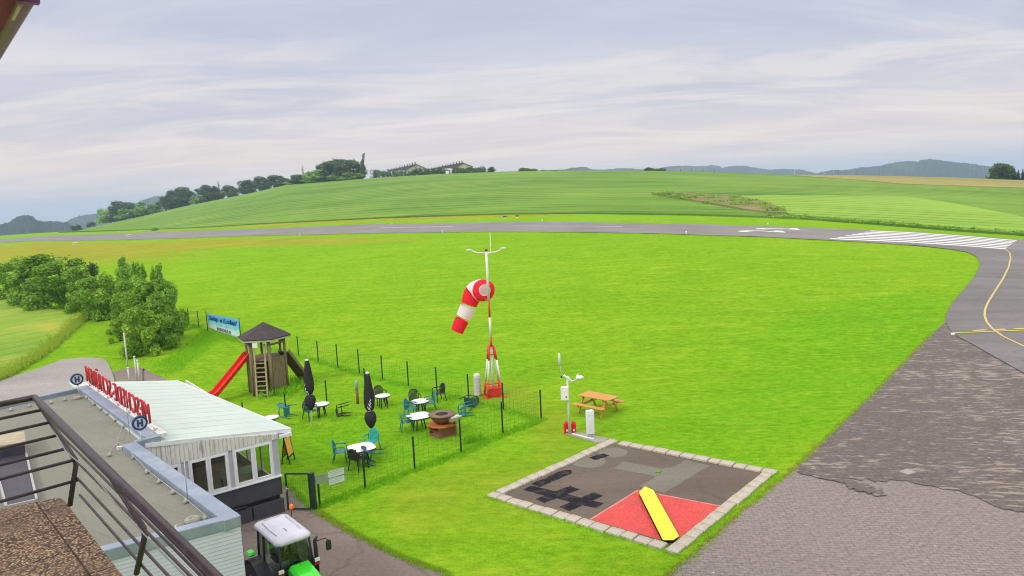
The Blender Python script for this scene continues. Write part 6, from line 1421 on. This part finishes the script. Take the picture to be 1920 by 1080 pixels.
# the sock: mouth ring towards us, sleeve bending to the left and down
def w_at(px, py, dy): p = on_plane(px, py, mb_ + Vector((0, dy, 0)), Vector((0, 1, 0))); return p - mb_
cl_ = [w_at(909, 544, .14), w_at(909, 544, .20), w_at(908.5, 544, .34), w_at(906, 544.5, .58), w_at(899, 544.5, .78), w_at(891, 547, .90), w_at(886, 553, .92), w_at(881, 566, .92), w_at(876, 580, .9), w_at(869, 595, .88), w_at(862, 609, .86), w_at(857, 621, .85)]
rad = [.27, .40, .52, .55, .54, .50, .465, .43, .40, .37, .345, .33]
def swept(P, Rr, n=28):
    rg3 = []; prev = None
    for i, p in enumerate(P):
        d = (P[min(i + 1, len(P) - 1)] - P[max(i - 1, 0)]).normalized()
        u = d.cross(Vector((0, 0, 1))) if prev is None else prev - d * prev.dot(d); u.normalize(); prev = u; v = d.cross(u); ph = i * .6
        rg3.append([tuple(p + (u * math.cos(a) + v * math.sin(a)) * Rr[i] * (1 + .025 * math.sin(4 * a + ph))) for a in [2 * math.pi * k / n for k in range(n)]])
    return rg3
fp_, fr2 = [], []
for i in range(len(cl_) - 1):
    for k in range(3): f = k / 3; fp_.append(cl_[i].lerp(cl_[i + 1], f)); fr2.append(rad[i] * (1 - f) + rad[i + 1] * f)
fp_.append(cl_[-1]); fr2.append(rad[-1]); G3 = swept(fp_, fr2)
for a_, b_2, m, nm in ((0, 11, SOCKR, 'red_band'), (11, 17, SOCKW, 'white_band'), (17, 23, SOCKR, 'red_band'), (23, 28, SOCKW, 'white_band'), (28, 34, SOCKR, 'red_band')):
    o_ = MB().loft(G3[a_:b_2], None, True, False).build(nm, m, ws)
for (a_, b_2) in ((11, 17), (17, 23), (23, 28), (28, 34)): pass
MB().tube([Vector(p) for p in G3[0]] + [Vector(G3[0][0])], .018, 6).build('mouth_ring', MASTW, ws)
for y_ in (533, 561): MB().tube([(0, 0, zz(y_)), (cl_[2].x, cl_[2].y - .2, zz(y_))], .016, 6).build('ring_arm', GREYM, ws)
# grey ribbed tank beside the mast
b = at(896, 741); h = top_z(b, 700); r_ = 7.2 * m2p; pr_ = [(r_ * .9, 0), (r_, .03)]
for k in range(6): z0 = .05 + (h - .22) * k / 6; z1 = .05 + (h - .22) * (k + 1) / 6; pr_ += [(r_, z0 + .015), (r_, z1 - .02), (r_ * .95, z1)]
pr_ += [(r_ * .98, h - .12), (r_ * .8, h - .04), (r_ * .4, h)]; o = MB().lathe(pr_, 24).build('ribbed_tank', mat('pale_grey_tank', (.56, .56, .56), .55, .08, 3, dirt=(.36, .35, .34), dirt_amt=.4)); o.location = b; tag(o, 'pale grey ribbed upright tank beside the windsock mast', 'tank')

# ------------------------------------------------------------------ weather mast, canisters, pedestal, pad, picnic table
pad = [(1057, 813), (1072, 809), (1140, 823), (1132, 832), (1112, 829)]; o = MB().prism(relp([at(*p) for p in pad], at(1057, 813)), -.02, .035).build('concrete_pad', CONC); o.location = at(1057, 813); tag(o, 'thin concrete strip under the white pedestal and weather mast', 'concrete pad')
wb = at(1068, 815); wz = lambda py: top_z(wb, py); wk = math.hypot(wb.x, wb.y) / FPX
wm_ = thing('weather_mast', 'pale weather mast with instrument arm and white box', 'weather mast', wb)
MB().lathe([(.05, 0), (.042, wz(712))], 12).build('pole', SHEET, wm_)
MB().tube([(-.20, 0, wz(707)), (-.12, .0, wz(703)), (0, 0, wz(710)), (.12, 0, wz(714)), (.30, 0, wz(715)), (.44, 0, wz(710))], .035, 8).build('arm', MASTW, wm_)
MB().tube([(0, 0, wz(705)), (.16, -.05, wz(715)), (.36, -.05, wz(712))], .025, 6).build('arm_brace', MASTW, wm_)
MB().ell((.50, 0, wz(709)), (.17, .12, .085), 14, 8).build('sensor_head', WHITE, wm_); MB().lathe([(.05, wz(708)), (.06, wz(705)), (.02, wz(703))], 10, None, .42, 0).build('sensor_cap', WHITE, wm_)
MB().tube([(-.24, 0, wz(707)), (-.27, 0, wz(685)), (-.28, 0, wz(683))], .016, 6).build('antenna_rod', SHEET, wm_)
MB().lathe([(.05, wz(684)), (.05, wz(667)), (.035, wz(663)), (.01, wz(661))], 12, None, -.29, 0).build('antenna', WHITE, wm_); MB().box((-.21, 0, wz(706)), (.12, .06, .06), .4).build('clamp', BLACKP, wm_)
wbx = MB().box((-.13, -.1, (wz(724) + wz(748)) / 2), (15 * wk, .22, wz(724) - wz(748)), -.15, bev=.015).build('instrument_box', WHITE, wm_); MB().lathe([(.0, 0), (.035, 0.0), (.035, .012), (0, .012)], 12, Matrix.Translation((-.09, -.225, wz(741))) @ Matrix.Rotation(math.pi / 2, 4, 'X')).build('red_dial', REDP, wbx)
for (x, y, lb, rz0) in ((1062, 812.5, 'left of two red canisters at the foot of the weather mast', .2), (1076, 811.5, 'right of two red canisters at the foot of the weather mast', -.1)):
    b = at(x, y); h = top_z(b, 790.5); t_ = thing('red_canister', lb, 'canister', b, rz0, 'red canisters at the weather mast')
    MB().loft([[(p[0], p[1], z) for p in rrect(.10 * k, .085 * k, .05 * k)] for z, k in ((0, .92), (.03, 1), (h * .78, 1), (h * .90, .9), (h * .96, .5))]).build('body', REDCAN, t_); MB().lathe([(.03, h * .93), (.035, h), (.02, h * 1.04)], 10, None, -.03, 0).build('cap', REDCAN, t_); MB().tube([(-.02, 0, h * .95), (.05, 0, h * 1.02), (.09, 0, h * .88)], .012, 6).build('handle', REDCAN, t_)
    MB().box((.01, -.087, h * .3), (.07, .006, .09)).build('label', WHITE, t_); MB().lathe([(.10, 0), (.10, .025)], 14).build('foot', BLACKP, t_)
b = at(1107.5, 821); h = top_z(b, 769); zl = top_z(b, 812); pk = math.hypot(b.x, b.y) / FPX; pd = thing('control_pedestal', 'white upright control box on a short blue grey pipe', 'control box', b, .12)
MB().loft([[(p[0], p[1], z) for p in rrect(7.8 * pk * k, .10 * k, .035)] for z, k in ((zl - .02, .96), (zl, 1), (h - .05, 1), (h - .015, .93), (h, .8))]).build('cabinet', mat('cabinet_white', (.68, .69, .76), .4, .05, 3), pd); MB().lathe([(.085, 0), (.085, zl)], 16).build('pipe', BLUEGREY, pd); MB().lathe([(.16, .0), (.16, .04), (.1, .05)], 16).build('flange', GREYM, pd)
for z_ in (.42, .78): MB().box((-.02, -.102, zl + (h - zl) * (z_ - .25)), (.03, .008, .03)).build('lock', GREYM, pd)
MB().box((0, -.1015, zl + (h - zl) * .78), (13 * pk, .004, .01)).build('seam', GREYM, pd)
p, q = at(1073, 816), at(1113, 826); o = MB().tube([(0, 0, .06), (q.x - p.x, q.y - p.y, .06)], .035, 8).build('conduit', PAINTW); o.location = (p.x, p.y, 0); tag(o, 'white conduit pipe lying between weather mast and control box', 'pipe')
# picnic table
pc = [at(x, y, .76) for x, y in ((1087, 740.5), (1105, 733.5), (1157, 742), (1137, 751.5))]; cc = (pc[0] + pc[1] + pc[2] + pc[3]) / 4; pl2 = ((pc[2] - pc[1]) + (pc[3] - pc[0])) / 2; LP = pl2.length; pw_ = (((pc[1] - pc[0]) + (pc[2] - pc[3])) / 2).length
print('picnic', LP, pw_); LP = max(LP, 1.7); pw_ = min(max(pw_, .72), .85)
pn = thing('picnic_table', 'orange brown wooden picnic table with attached benches on the grass', 'picnic table', (cc.x, cc.y, 0), math.atan2(pl2.y, pl2.x))
tp = MB(); 
for k in range(5): tp.box((0, -pw_ / 2 + pw_ * (k + .5) / 5, .745), (LP, pw_ / 5 - .012, .04), bev=.006)
tp.build('tabletop', WOODP, pn)
for s in (-1, 1):
    sb_ = MB()
    for k in (0, 1): sb_.box((0, s * (pw_ / 2 + .24 + .14 * k), .44), (LP, .125, .04), bev=.006)
    sb_.build('bench', WOODP, pn); fx_ = s * (LP / 2 - .28); MB().bar((fx_, -pw_ / 2 - .42, .39), (fx_, pw_ / 2 + .42, .39), .05, .09).build('bench_beam', WOODP, pn); MB().bar((fx_ + .048 * s, -pw_ / 2 + .03, .69), (fx_ + .048 * s, pw_ / 2 - .03, .69), .04, .08).build('top_beam', WOODP, pn)
    for t_2 in (-1, 1): MB().bar((fx_ + .05 * s, t_2 * .22, .71), (fx_ + .05 * s, t_2 * (pw_ / 2 + .24), .0), .045, .09).build('leg', WOODP, pn)
    MB().bar((fx_ - .05 * s, 0, .42), (s * .1, 0, .70), .045, .07).build('brace', WOODP, pn)

# ------------------------------------------------------------------ yard posts, runway gear, barns, turbines
for (x, y, t_, lb, cat_) in ((240, 691, 628, 'tall pale post standing by the yellow green bush', 'post'), (257, 716, 671, 'pale steel post beyond the hut roof, tallest of the group', 'post'), (262, 716, 678, 'thinner pale steel post right beside the tallest one', 'post'), (243, 718, 692, 'short pale post beyond the hut roof', 'post')):
    b = at(x, y); h = top_z(b, t_); t2 = thing('yard_post', lb, cat_, b); MB().lathe([(.045, -.1), (.045, h)], 8).build('shaft', SHEET, t2); MB().lathe([(.06, h), (.06, h + .05), (.03, h + .07)], 8).build('cap', WHITE, t2)
for (x, y, lb) in ((241, 444, 'small white and yellow marker board beyond the runway'), (141, 458.5, 'small white and yellow marker board on the near side of the runway')):
    b = at(x, y); k = b.length / FPX; t_ = thing('runway_marker', lb, 'marker board', b, math.atan2(-b.x, b.y), 'runway marker boards'); MB().loft([[(-3.8 * k, -.35 * k * 3, 0), (3.8 * k, -.35 * k * 3, 0), (3.8 * k, .35 * k * 3, 0), (-3.8 * k, .35 * k * 3, 0)], [(-3.6 * k, -.1, 3.6 * k), (3.6 * k, -.1, 3.6 * k), (3.6 * k, .1, 3.6 * k), (-3.6 * k, .1, 3.6 * k)]], None, False).build('board', WHITE, t_); MB().box((0, -.35 * k * 3, 2.6 * k), (7.2 * k, .3, 1.0 * k)).build('stripe', mat('marker_yellow' + str(x), (.8, .55, .12), .5, .1, 4), t_)
for (x, y, lb) in ((947, 409.5, 'left dark approach light unit beyond the runway'), (970, 408, 'right dark approach light unit beyond the runway')):
    b = at(x, y); k = b.length / FPX; t_ = thing('approach_light', lb, 'light unit', b, -.3, 'approach light units beyond the runway'); MB().box((0, 0, 3.4 * k), (5.5 * k, 4 * k, 2.0 * k), bev=.05).build('housing', BLACKP, t_); MB().box((-2.2 * k, -2.0 * k, 3.8 * k), (1.6 * k, .1, 1.2 * k)).build('hood', BLACKP, t_)
    for s in (-1, 1): MB().lathe([(.06, 0), (.06, 2.6 * k)], 6, None, s * 1.8 * k, 0).build('leg', GREYM, t_); 
    MB().box((0, 0, .06), (5 * k, 3 * k, .12)).build('plinth', PAINTW, t_)
l0 = None
for i, (x, y, lb) in enumerate(((1287, 440, 'white runway edge light right of the mast'), (830, 437, 'white runway edge light left of the mast'), (1017, 415.5, 'white edge light on the far runway side, nearest the centre'), (1440, 423, 'white edge light on the far runway side, by the numbers'), (562, 442.5, 'white runway edge light left along the near side'), (735, 421.5, 'white edge light on the far runway side, left'))):
    b = at(x, y)
    if l0 is None:
        l0 = thing('runway_light', lb, 'runway light', b, 0, 'runway edge lights'); MB().lathe([(.07, 0), (.06, .25)], 10).build('stem', PAINTW, l0); MB().lathe([(.13, .25), (.13, .42), (.07, .5)], 12).build('lamp', WHITE, l0)
    else: dup(l0, b, 0, lb)
def barn(pl, pr_, pe, base_px, label, n_dots):
    """gable end to the right, long roof slope falling to the left; solar panels stand along its ridge"""
    b = rp(base_px, 45); D = math.hypot(b.x, b.y); t_ = thing('barn', label, 'barn', b); A = [atd(x, y, D) - b for x, y in pl]; G = [atd(x, y, D) - b for x, y in pr_]
    dep = Vector((b.x, b.y, 0)).normalized() * 22
    # gable wall
    gl2, gp, gr = G; low = -6.0
    vs = [(gl2.x, gl2.y, low), tuple(gl2), tuple(gp), tuple(gr), (gr.x, gr.y, low)]; vs += [tuple(Vector(v) + dep * .8) for v in vs]
    recalc(MB().add(vs, [(0, 1, 2, 3, 4), (9, 8, 7, 6, 5), (0, 5, 6, 1), (1, 6, 7, 2), (2, 7, 8, 3), (3, 8, 9, 4), (4, 9, 5, 0)]).build('wall', BARN, t_))
    a0, a1 = A; th = Vector((0, 0, .5)); off = -Vector((b.x, b.y, 0)).normalized() * 1.2
    v = [a0 + off, gl2 + off, gp + off, a1 + off + Vector((0, 0, 0))]; vs = [tuple(q_) for q_ in v] + [tuple(q_ - off + dep * .5) for q_ in v]
    rf_ = recalc(MB().add(vs, [(0, 1, 2, 3), (7, 6, 5, 4), (0, 4, 5, 1), (1, 5, 6, 2), (2, 6, 7, 3), (3, 7, 4, 0)]).build('roof', BARNROOF, t_))
    MB().bar(tuple(gp + off + Vector((0, 0, .15))), tuple(gr + off * 1.0 + (gr - gp) * .06 + Vector((0, 0, .1))), 1.2, .55).build('verge_board', BARNROOF, t_)
    for k in range(n_dots):
        f = (k + .5) / n_dots; p = a0.lerp(gp, f) + off * .6; hh = D / FPX * (2.2 + 4.0 * f ** 1.4); MB().box((p.x, p.y, p.z + hh / 2 - .1), (D / FPX * (.9 + .9 * f), 1.0, hh), 0).build('solar_panel', TRDARK, t_)
barn([(727, 319.5), (781, 307.5)], [(762, 318.5), (781, 309), (802, 318)], None, 765, 'white barn with a row of dark solar panels, left of two on the ridge', 11)
barn([(801, 317.5), (869, 304.5)], [(856, 313.5), (869, 306.5), (886, 313)], None, 845, 'white barn with a row of dark solar panels, right of two on the ridge', 13)
b = rp(839, -4); k = b.length / FPX; o = MB().box((0, 0, 1.2), (6 * k, 2, 5 * k)).build('field_shed', BARN); tag(o, 'small white shed at the hedge below the right barn', 'shed'); o.location = b
t_ = thing('field_mast', 'pale short mast beside the small white shed on the ridge', 'mast', rp(846, -4)); MB().lathe([(.35, 0), (.35, 9 * k)], 8).build('shaft', WHITE, t_); MB().box((0, 0, 9 * k), (1.0, 1.0, .5)).build('head', WHITE, t_)
for (x, top, bot, lb) in ((1490, 309, 331, 'pale wind turbine, tallest one on the right horizon'), (1546.5, 308, 326, 'faint wind turbine above the long hill slope'), (1563, 311.5, 322, 'faint small wind turbine above the hill, rightmost')):
    dd = 2100; p = atd(x, bot + 4, dd); q = atd(x, top + 3, dd); k = dd / FPX; t_ = thing('wind_turbine', lb, 'wind turbine', p, math.atan2(-p.x, p.y) + .7, 'wind turbines on the horizon'); H_ = q.z - p.z
    MB().lathe([(.30 * k, 0), (.16 * k, H_)], 8).build('tower', WHITE, t_); MB().box((0, 0, H_), (.5 * k, 1.2 * k, .5 * k)).build('nacelle', WHITE, t_)
    for a in (0.35, 2.44, 4.54): MB().tube([(0, -.7 * k, H_), (math.sin(a) * 4.6 * k, -.7 * k, H_ + math.cos(a) * 4.6 * k)], [.22 * k, .06 * k], 5).build('blade', WHITE, t_)

# plants never used as such are dropped
for o in [o for o in bpy.data.objects if o.get('_free')]:
    for ch in list(o.children): bpy.data.objects.remove(ch)
    bpy.data.objects.remove(o)

# ------------------------------------------------------------------ the air between here and the hills
hz_ = MB().box((0, 2200, -130), (11000, 6200, 410)).build('haze', bpy.data.materials.new('haze_air')); hz_['kind'] = 'stuff'
hm2 = hz_.data.materials[0]; hm2.use_nodes = True; hm2.node_tree.nodes.clear(); t = NT(hm2.node_tree)
ou_ = t.n('ShaderNodeOutputMaterial'); pv = t.n('ShaderNodeVolumePrincipled'); pv.inputs['Color'].default_value = (0.56, 0.74, 0.97, 1); pv.inputs['Density'].default_value = 0.00027; pv.inputs['Anisotropy'].default_value = 0.0
t.c(pv, ou_, 0, 1)
